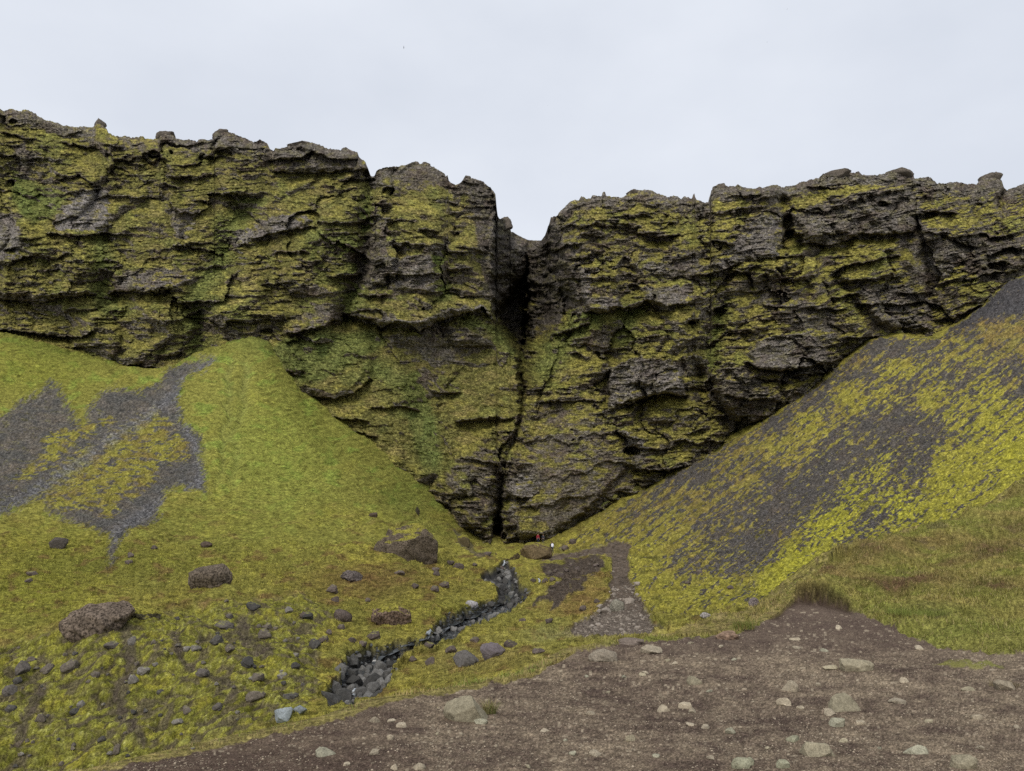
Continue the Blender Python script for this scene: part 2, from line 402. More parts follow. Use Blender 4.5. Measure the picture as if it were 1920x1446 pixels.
# right scree moss coverage, spots in image pixels: x, y, coverage, brightness
COV = [(1100,1000,.8,.35),(1200,1045,.95,.55),(1250,1000,.8,.4),(1200,950,.5,.1),(1300,950,.7,.15),(1300,885,.15,.1),(1400,850,.55,.15),(1450,790,.2,.1),(1400,900,.6,.2),(1480,840,.72,.35),
 (1520,745,.12,.1),(1600,690,.2,.1),(1700,660,.3,.3),(1660,640,.12,.1),(1560,770,.35,.3),(1600,745,.85,.5),(1520,790,.85,.5),(1450,830,.7,.3),(1690,695,.75,.5),(1700,730,.35,.3),(1800,655,.6,.3),(1850,615,.8,.05),(1900,625,.8,.05),
 (1895,560,-.3,0),(1850,585,-.3,0),(1820,600,-.1,0),(1650,800,.0,.2),(1600,850,.08,.3),(1700,820,.12,.4),(1750,800,.05,.4),(1790,790,.55,.6),(1740,745,.6,.5),(1650,745,.5,.5),(1850,750,.65,.65),(1900,700,.3,.3),(1800,700,.35,.4),(1860,800,.7,.75),
 (1905,850,.9,.95),(1800,860,.9,.7),(1800,905,.9,.8),(1550,900,.05,.3),(1450,960,.08,.2),(1650,885,.5,.7),(1600,925,.55,.9),(1620,990,.4,.7),(1560,980,.85,1),(1500,1060,1,1),(1460,1100,.95,.9),(1350,1110,.8,.65),(1300,1050,.45,.3),(1410,1010,.1,.2),
 (1350,980,.3,.15),(1250,1110,.95,.6),(1700,945,.6,.95),(1760,960,.85,.8),(1500,930,.03,.2),(1690,890,.15,.5),(1200,1120,.95,.6),(1450,900,.15,.2),(1360,930,.5,.2),(1570,850,.15,.4),(1380,1060,.3,.3),(1660,770,.2,.5)]
mR = sm(-1.5, 2.5, sdScR + n3 * 3)
idx = sdScR > -30
cx_, cy_ = PXg[idx], PYg[idx]
ws = np.zeros(cx_.shape, F32); wc = ws.copy(); wb = ws.copy()
for (a, b, c_, br) in COV:
    w_ = 1.0 / (((cx_ - a) ** 2 + ((cy_ - b) * 1.25) ** 2) + 60) ** 1.8
    ws += w_; wc += w_ * c_; wb += w_ * br
cov = np.zeros(Z.shape, F32); brt = cov.copy(); cov[idx] = wc / ws; brt[idx] = wb / ws
ru = PXg * .80 - PYg * .60; rv = PXg * .60 + PYg * .80     # along / across the fall line
cl2 = fbm(ru / 70, rv / 8.0, 4, 160, .62) * .85 + fbm(PXg / 9, PYg / 5, 3, 161, .65) * .55
fcl, _, icl = worley(PXg / 17 + cl2 * .35, PYg / 11, 166)
cl2 = cl2 + (.45 - fcl) * .4
mR2 = sm(-.14, .20, cl2 * 1.15 + (cov - .46) * 1.05 + SLANT * .40) * mR
gritR = mix(grit, C(86,80,74), np.full(Z.shape, .55))
gritR = mix(gritR, C(96,84,72), np.clip(sm(.0, .5, fbm(ru / 60, rv / 16, 3, 162)), 0, 1) * .5)
gdark = sm(.12, .0, np.minimum(cov, 1)) 
gritR = mix(gritR, C(74,73,76), np.clip(gdark * sm(720, 560, PYg), 0, 1) * .7)
colv = mix(colv, gritR, mR)
dull = mix(np.broadcast_to(C(128,118,58), Z.shape + (3,)), C(134,112,60), np.clip(.5 + n4, 0, 1))
bright = mix(np.broadcast_to(C(176,170,34), Z.shape + (3,)), C(152,148,48), np.clip(.4 + n2, 0, 1))
colm = dull * (1 - brt[..., None]) + bright * brt[..., None]
colm = mix(colm, C(84,82,34), sm(.25, .7, fbm(PXg / 50, PYg / 14, 3, 163)) * .7)
colv = mix(colv, colm, mR2 * .92)
colv = mix(colv, C(112,112,46), sm(10, 1, np.abs(sdScR)) * sm(860, 1000, PYg) * .0)
# path, gullies and stream
pth = mix(np.broadcast_to(C(92,80,68), Z.shape + (3,)), C(118,108,98), np.clip(sm(.1, .7, gn) * .7 + sm(1120, 1160, PYg) * .3, 0, 1))
colv = mix(colv, pth, sm(-1.5, 2.5, sdPath))
for g in (GULLY2, GULLY3):
    s = poly_sd(WXg, WYg, g); s[isplat] = -60
    colv = mix(colv, pth * .82, sm(-2, 3, s + cl * 6))
colv = mix(colv, C(62,60,58), sm(-3, 2, sdStr))
# left rocky brown bits around stream head
s = poly_sd(WXg, WYg, [(840,985),(900,1030),(930,1045),(900,1050),(860,1020)]); colv = mix(colv, C(92,82,74), sm(-2, 3, s + cl * 8) * .7 * valley)
# platform
pg = fbm(Xw / .9, Yw / .9, 4, 170, .6); pg2 = fbm(Xw / .05, Yw / .05, 2, 171); pg3 = fbm(Xw / 3.0, Yw / 3.0, 3, 172)
cell = hrand((Xw / .018).astype(np.int64), (Yw / .024).astype(np.int64), 3)
edge_n = fbm(PXg / 60, PYg / 16, 4, 173, .6)
dirt = mix(np.broadcast_to(C(86,72,62), Z.shape + (3,)), C(136,120,98), np.clip(.36 + sm(700, 1500, PXg) * .12 + pg * .45 + pg3 * .4 + edge_n * .7, 0, 1))
dirt = dirt * np.exp((WN - .5) * .8 + DASH2 * .35)[..., None]
dirt = mix(dirt, C(90,75,66), np.clip(sm(1260, 1170, PYg) * .75, 0, 1))
dirt = mix(dirt, C(84,68,58), np.clip(sm(900, 500, PXg) * .6, 0, 1))
WN2 = hrand((PXg / 5).astype(np.int64), (PYg / 3).astype(np.int64), 78)
dirt = mix(dirt, C(176,160,134), sm(.93, .97, WN2) * sm(-.6, .4, pg) * .7)
dirt = mix(dirt, C(66,56,50), sm(.12, .04, cell) * .45)
gp = mix(np.broadcast_to(C(118,118,50), Z.shape + (3,)), C(142,126,68), np.clip(.35 + fbm(Xw / 1.5, Yw / 2, 4, 180) * 1.1, 0, 1))
gp = mix(gp, C(108,86,54), sm(.0, .45, fbm(Xw / 2.4 + 7, Yw / 2.0, 4, 181)) * sm(13, 19, Yw) * .45)
gp = mix(gp, C(124,126,56), np.clip(sm(1120, 1190, PYg) * .6, 0, 1))
gp = mix(gp, C(92,78,62), sm(.3, .55, fbm(Xw / 1.1, Yw / 1.4, 4, 182)) * .5)
for (hx, hy, rx_, ry_, s__) in [(1690,1103,90,9,.9),(1560,1068,60,14,.7),(1870,1112,70,12,.7),(1860,1035,50,12,.8),(1640,1040,60,10,.6),(1900,985,50,10,.6),(1780,1060,60,7,.5),(1620,1095,40,8,.6)]:
    gp = mix(gp, C(96,74,52), np.clip(np.exp(-(((PXg - hx) / rx_) ** 2 + ((PYg - hy) / ry_) ** 2)) * s__ * (1 + DASH), 0, .95))
gp = mix(gp, C(132,120,66), (sm(900, 700, PXg * 0 + 800)) * 0)
gp = mix(gp, C(138,124,72), sm(13.5, 12, Yw) * sm(4, 2, Xw) * .8)
mD = sm(-1.5, 2.0, sdDirt + n3 * 3)
sTong = poly_sd(WXg, WYg, TONGUE)
mD = mD * (1 - sm(-2, 3, sTong) * .8)
plat = mix(gp, dirt, mD)
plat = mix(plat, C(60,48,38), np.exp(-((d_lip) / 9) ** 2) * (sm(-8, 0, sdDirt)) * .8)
colv = np.where(isplat[..., None], plat, colv)
# talus just below the platform edge takes dry grass
fr = (~isplat) & near & (SD > -2.6)
colv[fr] = mix(colv, mix(np.broadcast_to(C(126,118,60), Z.shape + (3,)), C(140,122,84), np.clip(.5 + n2, 0, 1)), np.full(Z.shape, .75))[fr]
g_ = 1.02 * np.exp(DASH * .42 + DASH2 * .22 + (WN - .5) * .22)
g_ = g_ * (1 - .25 * sm(.22, .6, -DASH))
g_s = np.exp(SLANT * .45 + (WN - .5) * .75)
scr = np.clip(np.maximum(mScL, mR), 0, 1) * valley
gg = g_ * (1 - scr) + g_s * scr
gg = np.where(isplat, np.where(sdDirt > 0, 1.0, np.exp(DASH * .6 + (WN - .5) * .4)), gg)
gg = np.where(bk > .5, 1.08 * np.exp(DASH2 * .45 + DASH * .3 + (WN - .5) * .45) * (1 - .4 * sm(.1, .5, -fbm(Xw / .35, Yw / .35, 3, 135))), gg)
gg = gg * np.where(valley & (sdBank < 0), 1 + .12 * sm(1080, 1000, PYg) * sm(980, 900, PXg), 1)
colv = colv * gg[..., None]
colv = np.clip(colv, .004, .9)

# ---- materials
def new_mat(name):
    m = bpy.data.materials.new(name); m.use_nodes = True
    nt = m.node_tree; b = nt.nodes['Principled BSDF']
    b.inputs['Roughness'].default_value = .95
    if 'Specular IOR Level' in b.inputs: b.inputs['Specular IOR Level'].default_value = .04
    return m, nt, b

def N(nt, t, **kw):
    n = nt.nodes.new(t)
    for k_, v_ in kw.items():
        if k_.startswith('_'): setattr(n, k_[1:], v_)
        else: n.inputs[k_].default_value = v_
    return n

def surface_mat(name, s1, s2, amp1, amp2, bump, bdist, stretch=(1, 1, 1), hue=.0):
    """vertex colour x two scales of procedural grain, plus bump"""
    m, nt, b = new_mat(name); L = nt.links
    at_ = nt.nodes.new('ShaderNodeVertexColor'); at_.layer_name = 'Col'
    tc = nt.nodes.new('ShaderNodeTexCoord')
    mp = nt.nodes.new('ShaderNodeMapping'); mp.inputs['Scale'].default_value = stretch
    L.new(tc.outputs['Object'], mp.inputs['Vector'])
    na = N(nt, 'ShaderNodeTexNoise', Scale=s1, Detail=3.0, Roughness=.65); nb = N(nt, 'ShaderNodeTexNoise', Scale=s2, Detail=4.0, Roughness=.7)
    L.new(mp.outputs[0], na.inputs['Vector']); L.new(mp.outputs[0], nb.inputs['Vector'])
    ra = N(nt, 'ShaderNodeMapRange'); ra.inputs['From Min'].default_value = .36; ra.inputs['From Max'].default_value = .64
    ra.inputs['To Min'].default_value = 1 - amp1; ra.inputs['To Max'].default_value = 1 + amp1
    rb = N(nt, 'ShaderNodeMapRange'); rb.inputs['From Min'].default_value = .38; rb.inputs['From Max'].default_value = .62
    rb.inputs['To Min'].default_value = 1 - amp2; rb.inputs['To Max'].default_value = 1 + amp2
    L.new(na.outputs['Fac'], ra.inputs['Value']); L.new(nb.outputs['Fac'], rb.inputs['Value'])
    mu = N(nt, 'ShaderNodeMath', _operation='MULTIPLY'); L.new(ra.outputs[0], mu.inputs[0]); L.new(rb.outputs[0], mu.inputs[1])
    vm = N(nt, 'ShaderNodeVectorMath', _operation='SCALE'); L.new(at_.outputs['Color'], vm.inputs[0]); L.new(mu.outputs[0], vm.inputs['Scale'])
    L.new(vm.outputs[0], b.inputs['Base Color'])
    bp = N(nt, 'ShaderNodeBump', Strength=bump, Distance=bdist)
    ad = N(nt, 'ShaderNodeMath', _operation='ADD'); L.new(na.outputs['Fac'], ad.inputs[0]); L.new(nb.outputs['Fac'], ad.inputs[1])
    L.new(ad.outputs[0], bp.inputs['Height']); L.new(bp.outputs[0], b.inputs['Normal'])
    return m

M_near = surface_mat('gravelly dirt', 14, 60, .18, .42, 1.0, .02)
M_bank = surface_mat('grassy turf', 5, 22, .20, .42, 1.0, .08)
M_slope = surface_mat('slope grass', 1.1, 4.6, .16, .42, 1.0, .4, (.7, 1, 2.2))
M_scree = surface_mat('scree grit', 1.8, 6.5, .14, .45, 1.0, .3)
M_bed = surface_mat('stream silt', 4, 18, .2, .35, .9, .08)
M_rock = surface_mat('mossy tuff', .6, 2.6, .16, .46, 1.0, .9, (.8, .8, 1.9))

def tag(o, label=None, cat=None, group=None, kind=None):
    if label: o['label'] = label
    if cat: o['category'] = cat
    if group: o['group'] = group
    if kind: o['kind'] = kind
    return o

def mesh_from(name, verts, faces, mat, col=None, smooth=True, parent=None):
    """faces: (n,k) int array or list of arrays"""
    me = bpy.data.meshes.new(name)
    fl = faces if isinstance(faces, list) else [faces]
    fl = [f for f in fl if len(f)]
    nv = len(verts)
    me.vertices.add(nv); me.vertices.foreach_set('co', np.asarray(verts, F32).ravel())
    nl = sum(f.size for f in fl); nf = sum(len(f) for f in fl)
    me.loops.add(nl); me.polygons.add(nf)
    me.loops.foreach_set('vertex_index', np.concatenate([f.ravel() for f in fl]).astype(np.int32))
    tot = np.concatenate([np.full(len(f), f.shape[1]) for f in fl]).astype(np.int32)
    st = np.concatenate([[0], np.cumsum(tot)[:-1]]).astype(np.int32)
    me.polygons.foreach_set('loop_start', st)
    if smooth: me.polygons.foreach_set('use_smooth', np.ones(nf, bool))
    me.update(calc_edges=True)
    if col is not None:
        a = me.color_attributes.new('Col', 'FLOAT_COLOR', 'POINT')
        rgba = np.ones((nv, 4), F32); rgba[:, :3] = col
        a.data.foreach_set('color', rgba.ravel())
    if mat: me.materials.append(mat)
    o = bpy.data.objects.new(name, me); COL.objects.link(o)
    if parent: o.parent = parent
    return o

def sub_mesh(name, V, Q, mat, colr, keep):
    q = Q[keep]
    ids, inv = np.unique(q.ravel(), return_inverse=True)
    return mesh_from(name, V[ids], inv.reshape(-1, 4).astype(np.int32), mat, colr[ids])

ii, jj = np.meshgrid(np.arange(NI - 1), np.arange(NJ - 1))
q0 = (jj * NI + ii).ravel()
Q = np.stack([q0, q0 + 1, q0 + NI + 1, q0 + NI], 1)
Vg = np.stack([XX, YY, Z], -1).reshape(-1, 3)
Cg = colv.reshape(-1, 3)
cls = np.zeros(Z.shape, np.int8)          # 0 hillside turf
cls[(sdScL > 0)] = 1
cls[(sdScR > 0)] = 2
cls[(bk > .5)] = 3
cls[(sdPath > 0)] = 4
cls[(sdStr > 0)] = 5
cls[isplat & (sdDirt <= 0)] = 6
cls[isplat & (sdDirt > 0)] = 7
cf = cls.ravel()[q0]
for nm, c_, mt in (('grass_slope', 0, M_slope), ('scree_patch', 1, M_scree), ('scree_slope', 2, M_scree), ('mossy_bank', 3, M_bank), ('path', 4, M_bed),
                   ('stream_bed', 5, M_bed), ('grass_bank', 6, M_bank), ('ground', 7, M_near)):
    o = sub_mesh(nm, Vg, Q, mt, Cg, cf == c_)
    tag(o, kind='structure')

# ---- queries on the finished ground
def ground_z(x, y):
    a = x / y; v = math.log(y)
    i = np.interp(a, AZ, np.arange(NI)); j = np.interp(v, LY, np.arange(NJ))
    i0 = int(min(i, NI - 2)); j0 = int(min(j, NJ - 2)); fi = i - i0; fj = j - j0
    return float((Z[j0, i0] * (1 - fi) + Z[j0, i0 + 1] * fi) * (1 - fj) + (Z[j0 + 1, i0] * (1 - fi) + Z[j0 + 1, i0 + 1] * fi) * fj)

RATIO = (Z - EYE[2]) / YY
def hit(px, py, plat=None):
    """first ground point on a sight line"""
    a, r = az_ratio(px, py)
    i = int(round(float(np.interp(a, AZ, np.arange(NI)))))
    colr = RATIO[:, i]
    ok = np.nonzero(colr >= r)[0]
    j = int(ok[0]) if len(ok) else NJ - 1
    if j > 0:
        r0, r1 = colr[j - 1], colr[j]
        t = 0 if abs(r1 - r0) < 1e-9 else float(np.clip((r - r0) / (r1 - r0), 0, 1))
        y = math.exp(LY[j - 1] + t * (LY[j] - LY[j - 1]))
    else: y = math.exp(LY[0])
    return (float(a * y), float(y), ground_z(float(a * y), float(y)))
#PART2
# ================================================================ CLIFF
SKY = [(-700,250),(-400,225),(-150,215),(-40,190),(0,203),(8,207),(20,203),(30,206),(40,209),(42,205),(55,206),(65,212),(73,219),(90,225),(115,233),(140,238),(155,237),(177,237),(180,231),(186,228),(192,234),(200,240),(203,248),(215,255),(230,255),(260,257),(267,254),(272,259),(290,260),(299,259),(300,250),(310,247),(322,252),(330,259),(345,260),(365,263),(369,266),(372,261),(401,261),(403,248),(412,244),(422,248),(432,247),(440,252),(460,258),(475,265),(483,264),(488,261),(500,267),(506,280),(513,282),(516,276),(530,277),(548,270),(560,265),(585,266),(600,272),(615,278),(640,281),(648,277),(670,284),(674,296),(685,303),(695,328),(702,329),(706,320),(725,312),(750,311),(770,305),(776,303),(788,307),(797,304),(812,312),(833,324),(836,331),(839,328),(842,340),(855,346),(866,340),(870,333),(874,327),(885,334),(903,338),(915,347),(925,357),(929,364),(931,385),(933,402),(936,409),(945,410),(955,417),(958,433),(965,437),(975,443),(990,450),(1014,451),(1019,445),(1024,436),(1027,425),(1030,418),(1033,407),(1045,404),(1050,396),(1069,377),(1078,373),(1085,374),(1090,368),(1100,371),(1107,372),(1110,366),(1128,367),(1130,360),(1133,359),(1136,366),(1150,368),(1165,370),(1177,365),(1180,359),(1195,357),(1208,355),(1223,356),(1228,361),(1240,363),(1258,372),(1262,366),(1270,366),(1277,371),(1283,368),(1298,372),(1299,366),(1302,363),(1304,373),(1320,378),(1332,378),(1333,358),(1340,349),(1347,347),(1365,348),(1385,347),(1405,353),(1420,351),(1440,349),(1448,346),(1459,346),(1463,350),(1490,347),(1500,341),(1520,336),(1535,333),(1543,325),(1560,322),(1575,324),(1600,323),(1610,321),(1615,326),(1640,328),(1660,324),(1680,321),(1690,319),(1700,320),(1708,326),(1716,334),(1735,332),(1745,332),(1757,343),(1775,343),(1793,340),(1810,343),(1825,344),(1830,346),(1838,336),(1850,330),(1866,329),(1873,332),(1878,338),(1882,350),(1888,356),(1900,352),(1912,345),(1920,342),(2000,330),(2300,350),(2650,330)]
CONTACT = [(-700,600),(-500,610),(0,625),(60,627),(130,640),(150,655),(200,675),(250,692),(300,690),(340,675),(365,660),(420,645),(500,640),(530,665),(545,705),(560,730),(600,762),(650,800),(700,840),(760,890),(800,925),(840,965),(880,1010),(905,1024),(935,1022),(950,1030),
           (1000,1030),(1040,1028),(1080,1003),(1130,970),(1200,930),(1300,870),(1370,826),(1400,812),(1480,760),(1560,700),(1610,660),(1645,628),(1700,622),(1750,638),(1765,625),(1810,600),(1850,570),(1890,528),(1920,520),(2100,440),(2300,425),(2650,400)]
CB = [(940,1000,138),(1000,1010,140),(840,930,137),(1100,960,138),(700,830,137),(820,800,143),(960,800,147),(1060,820,142),(1250,865,140.5),(560,700,139),(700,640,145),(850,640,150),(960,640,156),(1050,640,152),
      (1200,700,146),(1350,800,142.5),(1500,730,146.5),(400,650,141),(250,685,140),(100,630,144),(0,618,144),(-400,610,146),(1650,620,151),(1750,620,150),(1850,560,153),(1920,515,154),(2300,420,156),
      (0,210,176),(200,250,176),(500,270,170),(690,300,168),(830,310,166),(930,370,169),(1080,370,168),(1300,360,171),(1500,330,173),(1700,320,176),(1920,345,184),(2300,340,190),(-400,220,180),
      (100,430,156),(400,450,154),(700,450,154),(850,450,154),(1150,480,155),(1400,500,156),(1650,480,160),(1850,450,165),(1350,640,148),(1500,600,151)]
def contact(px): return np.interp(px, [p[0] for p in CONTACT], [p[1] for p in CONTACT])
cpx = np.concatenate([np.linspace(-650, -60, 140)[:-1], np.linspace(-60, 1980, 1800), np.linspace(1980, 2600, 140)[1:]]).astype(F32)
NR = 740
sky = np.interp(cpx, [p[0] for p in SKY], [p[1] for p in SKY]).astype(F32)
jag = (fbm(cpx / 16, cpx * 0, 4, 201, .65) * 4.2 + ridged(cpx / 7, cpx * 0 + 3, 3, 202) * 2.0)
sky = sky + jag * np.where((cpx > 960) & (cpx < 1014), .25, .8)
bot = contact(cpx) + 75
t = np.linspace(0, 1, NR).astype(F32)[:, None]
PY = sky[None] + (bot - sky)[None] * t
PX = np.broadcast_to(cpx[None], PY.shape).astype(F32)
CF = tps_fit([(p[0] / 500, p[1] / 500) for p in CB], [p[2] for p in CB], 1e-3)
Yb = tps_eval(CF, PX / 500, PY / 500)
below = np.maximum(PY - (bot - 75)[None], 0)
# warp so that strata wander
a1 = fbm(PX / 170, PY / 120, 3, 210); a2 = fbm(PX / 48, PY / 36, 3, 211); a3 = fbm(PX / 14, PY / 11, 3, 212)
tilt = np.interp(cpx, [-600, 300, 700, 900, 1100, 1400, 1600, 1900], [0.02, .04, .05, -.06, .02, .10, .18, .25]).astype(F32)
tilt = (np.cumsum(tilt * np.gradient(cpx)))[None]
_, _, blk = worley(PX / 115 + a1 * .6, PY / 150 + a2 * .2, 215)
_, _, blk2 = worley(PX / 48 + a2 * .5, PY / 60, 216)

def strata(L, A, seed, wamp, block, sharp=1.6):
    ph = (PY + tilt + a1 * wamp * .4 + a2 * wamp * .3 + a3 * wamp * .12) / L + block
    ph = ph + .28 * perlin(PY / L * .8, PX / 300, seed)
    kk = np.floor(ph); s = 1 - (ph - kk)
    amp = perlin(PX / (L * 3.0) + kk * 7.7, kk * 3.3, seed + 1) * 1.3 + .55
    amp = np.clip(amp * 1.25 - .25, 0.0, 1.4)
    lip = sm(0, .07, s)
    return A * amp * (1 - s ** sharp) * lip, s, amp

# buttress blocks: the wall is jointed into upright blocks with cracks between
bf1, bf2, bid = worley(PX / 105 + a1 * .55 + a3 * .05, PY / 135 + a2 * .25, 217)
cf1, cf2, cid = worley(PX / 44 + a2 * .35 + a3 * .08, PY / 52 + a1 * .3 + a3 * .06, 218)
d1, s1, am1 = strata(64, 3.3, 220, 34, bid * 3.1)
d2, s2, am2 = strata(27, 1.35, 230, 20, cid * 1.2)
d3, s3, am3 = strata(12, .85, 240, 12, blk2 * 5.0, 1.3)
d4, s4, am4 = strata(6.2, .42, 245, 9, blk2 * 3.0, 1.2)
rough = np.clip(np.interp(PX, [0, 700, 1100, 1900], [.42, .5, .65, .8]) + fbm(PX / 120, PY / 90, 3, 250) * 1.2, .12, 1.4).astype(F32)
disp = d1 + d2 * np.clip(rough + .2, 0, 1.3) + (d3 + d4) * np.clip(rough + .3, .35, 1.3)
disp += fbm(PX / 110 + a1 * .8, PY / 260, 3, 260) * 6.5           # ribs and re-entrants
disp += ridged(PX / 40, PY / 46, 3, 261) * .8
bw = np.interp(PX, [0, 600, 760, 1100, 1900], [.55, .6, 1., 1., 1.]).astype(F32)
disp += bw * ((bid - .5) * 5.0 + np.clip((.55 - bf1), -.3, .5) * 3.5 - .9 * np.exp(-((bf2 - bf1) / .13) ** 2))
disp += bw * ((cid - .5) * 1.3 + np.clip((.5 - cf1), -.3, .5) * 1.4) * np.clip(rough, .3, 1.2)
fw1, fw2, fwi = worley(PX / 26 + a3 * .5, PY / 19 + a3 * .4, 262)
disp += np.clip(.62 - fw1, 0, 1) * 2.0 * fwi * np.clip(rough, .3, 1.2)   # knobs
disp += fbm(PX / 9, PY / 6, 4, 263, .62) * .62 * np.clip(rough + .25, .3, 1.3)
disp += fbm(PX / 3.4, PY / 2.6, 2, 264) * .26
_, _, fid = worley(PX / 17 + a3 * .2, PY / 12 + a3 * .2, 265); _, _, fid2 = worley(PX / 8, PY / 6, 266)
disp += ((fid - .5) * 1.3 + (fid2 - .5) * .5) * np.clip(rough, .15, 1.2)

# --- features placed in image pixels -------------------------------------------------
def gully(pts, w, d, p=2.0):
    """a re-entrant d metres deep following a line"""
    global disp
    m = boxed(PX, PY, pts, w * 3 + 16)
    dd, tt, _ = seg_dist(PX[m] + a3[m] * w * .35, PY[m], pts)
    disp[m] -= d * np.exp(-(dd / w) ** p)

def ledge(pts, d, up=9.0, dn=22.0):
    """overhanging lip: rock sticks out above the line, recess below it"""
    global disp
    m = boxed(PX, PY, pts, 70)
    X = PX[m]; Yy = PY[m] + a3[m] * 4.0
    xs = [p[0] for p in pts]; ys = [p[1] for p in pts]
    yl = np.interp(X, xs, ys)
    e = sm(xs[0] - 14, xs[0] + 6, X) * (1 - sm(xs[-1] - 6, xs[-1] + 14, X))
    v = Yy - yl              # >0 below
    rec = sm(-1.0, 2.0, v) * np.exp(-np.maximum(v, 0) / dn)
    pro = (1 - sm(-1.0, 1.5, v)) * np.exp(-np.maximum(-v, 0) / (up * 2.6))
    disp[m] += e * (pro * d * .6 - rec * d * 1.0)

def cave(x, y, rx, ry, d):
    global disp
    m = (abs(PX - x) < rx * 2) & (abs(PY - y) < ry * 2)
    r = np.hypot((PX[m] - x) / rx, (PY[m] - y) / ry) + a3[m] * .35
    disp[m] -= d * (1 - sm(.65, 1.05, r))

def block(pts, d, soft=9):
    """a face standing proud"""
    global disp
    s = poly_sd(PX + a3 * 5, PY + a3 * 4, pts)
    disp += d * sm(-2, soft, s)

def smoothen(pts, f):
    global disp
    s = poly_sd(PX, PY, pts)
    disp *= 1 - (1 - f) * sm(-8, 14, s)

smoothen([(560,660),(640,625),(760,640),(930,640),(978,700),(972,790),(900,820),(820,900),(700,850),(600,780)], .24)
smoothen([(820,860),(930,800),(930,960),(890,1010),(830,960)], .6)
smoothen([(1000,800),(1080,740),(1150,800),(1200,880),(1120,960),(1000,1015)], .5)
smoothen([(955,880),(1000,790),(1080,760),(1140,850),(1180,900),(1120,960),(1000,1000),(950,980)], .55)
# blocks of the left cliff
block([(700,420),(735,385),(790,380),(835,400),(840,480),(835,540),(905,575),(915,590),(850,592),(786,617),(710,612),(650,595),(672,545),(690,470)], 5.0, 14)
block([(729,478),(812,474),(818,540),(793,547),(729,541)], 3.0, 5)
block([(0,470),(85,460),(137,452),(172,492),(172,552),(85,562),(0,560)], 3.5, 10)
block([(213,512),(235,495),(310,492),(372,525),(320,545),(213,549)], 2.5, 8)
block([(437,431),(525,397),(578,397),(592,416),(532,439),(475,456),(430,466)], 2.5, 8)
block([(160,590),(230,560),(330,575),(370,610),(350,665),(255,690),(140,650)], 3.5, 12)
block([(570,700),(640,650),(700,640),(700,690),(664,735),(626,747),(577,741)], 2.0, 12)
block([(515,298),(565,272),(665,288),(692,318),(620,320),(521,320)], 3.0, 6)
# right cliff
block([(1085,500),(1160,490),(1162,575),(1130,585),(1104,583),(1092,560)], 4.5, 6)
block([(1205,535),(1300,525),(1320,560),(1250,582),(1215,565)], 3.5, 8)
block([(1140,690),(1200,655),(1278,670),(1284,742),(1240,738),(1180,757),(1140,770)], 4.5, 7)
block([(1402,663),(1430,631),(1513,619),(1557,659),(1546,690),(1466,696),(1421,690)], 3.5, 7)
block([(1480,400),(1560,355),(1700,345),(1735,400),(1715,440),(1640,448),(1600,444),(1555,459),(1515,452)], 4.5, 12)
block([(1570,515),(1600,450),(1680,455),(1740,500),(1745,620),(1700,622),(1650,610),(1600,560)], 3.5, 10)
block([(1335,350),(1460,350),(1450,400),(1460,480),(1400,490),(1310,510),(1320,430)], 3.0, 10)
block([(1365,500),(1420,482),(1540,490),(1600,560),(1640,620),(1620,650),(1520,740),(1400,810),(1350,770),(1335,690),(1350,600)], 3.0, 14)
block([(950,880),(990,800),(1060,755),(1130,740),(1150,800),(1190,870),(1120,950),(1040,1010),(960,1010)], 3.0, 14)
block([(820,900),(850,840),(930,790),(935,860),(925,960),(890,1000),(820,940)], 2.5, 12)

GUL = [([(190,455),(195,500),(185,545),(200,575)],18,5),([(456,393),(426,454),(411,492),(373,545),(362,600),(370,650)],20,7),([(40,330),(70,370),(90,400)],24,7),
       ([(690,335),(683,375),(686,420),(688,470),(678,520),(655,560),(640,610)],13,10),([(822,485),(835,520),(832,555)],13,4),([(842,345),(850,400),(858,450)],9,3.5),
       ([(1175,590),(1172,630)],26,4),([(1165,470),(1170,520),(1180,550)],13,3.5),([(1355,575),(1338,638),(1334,682),(1318,705),(1325,736),(1348,772),(1372,807),(1398,820)],15,8),
       ([(1281,690),(1284,750)],4,2.5),([(1311,690),(1316,755)],4,2.5),([(1467,375),(1476,410),(1480,440)],8,8),([(800,740),(790,800),(810,860)],26,4),([(760,660),(780,720),(800,780)],20,2.5),
       ([(1330,380),(1325,440),(1320,480)],10,3),([(1040,640),(1080,600),(1110,560)],12,2),([(506,290),(500,330),(510,350)],8,3),([(1735,460),(1745,520),(1750,600)],6,3),([(1135,690),(1140,760),(1170,820)],5,3)]
for g in GUL: gully(g[0], g[1] * 1.35, g[2] * (.62 if g[0][0][0] < 1300 and g[0][0][0] > 0 and g[0][0] != (690,335) else .8))
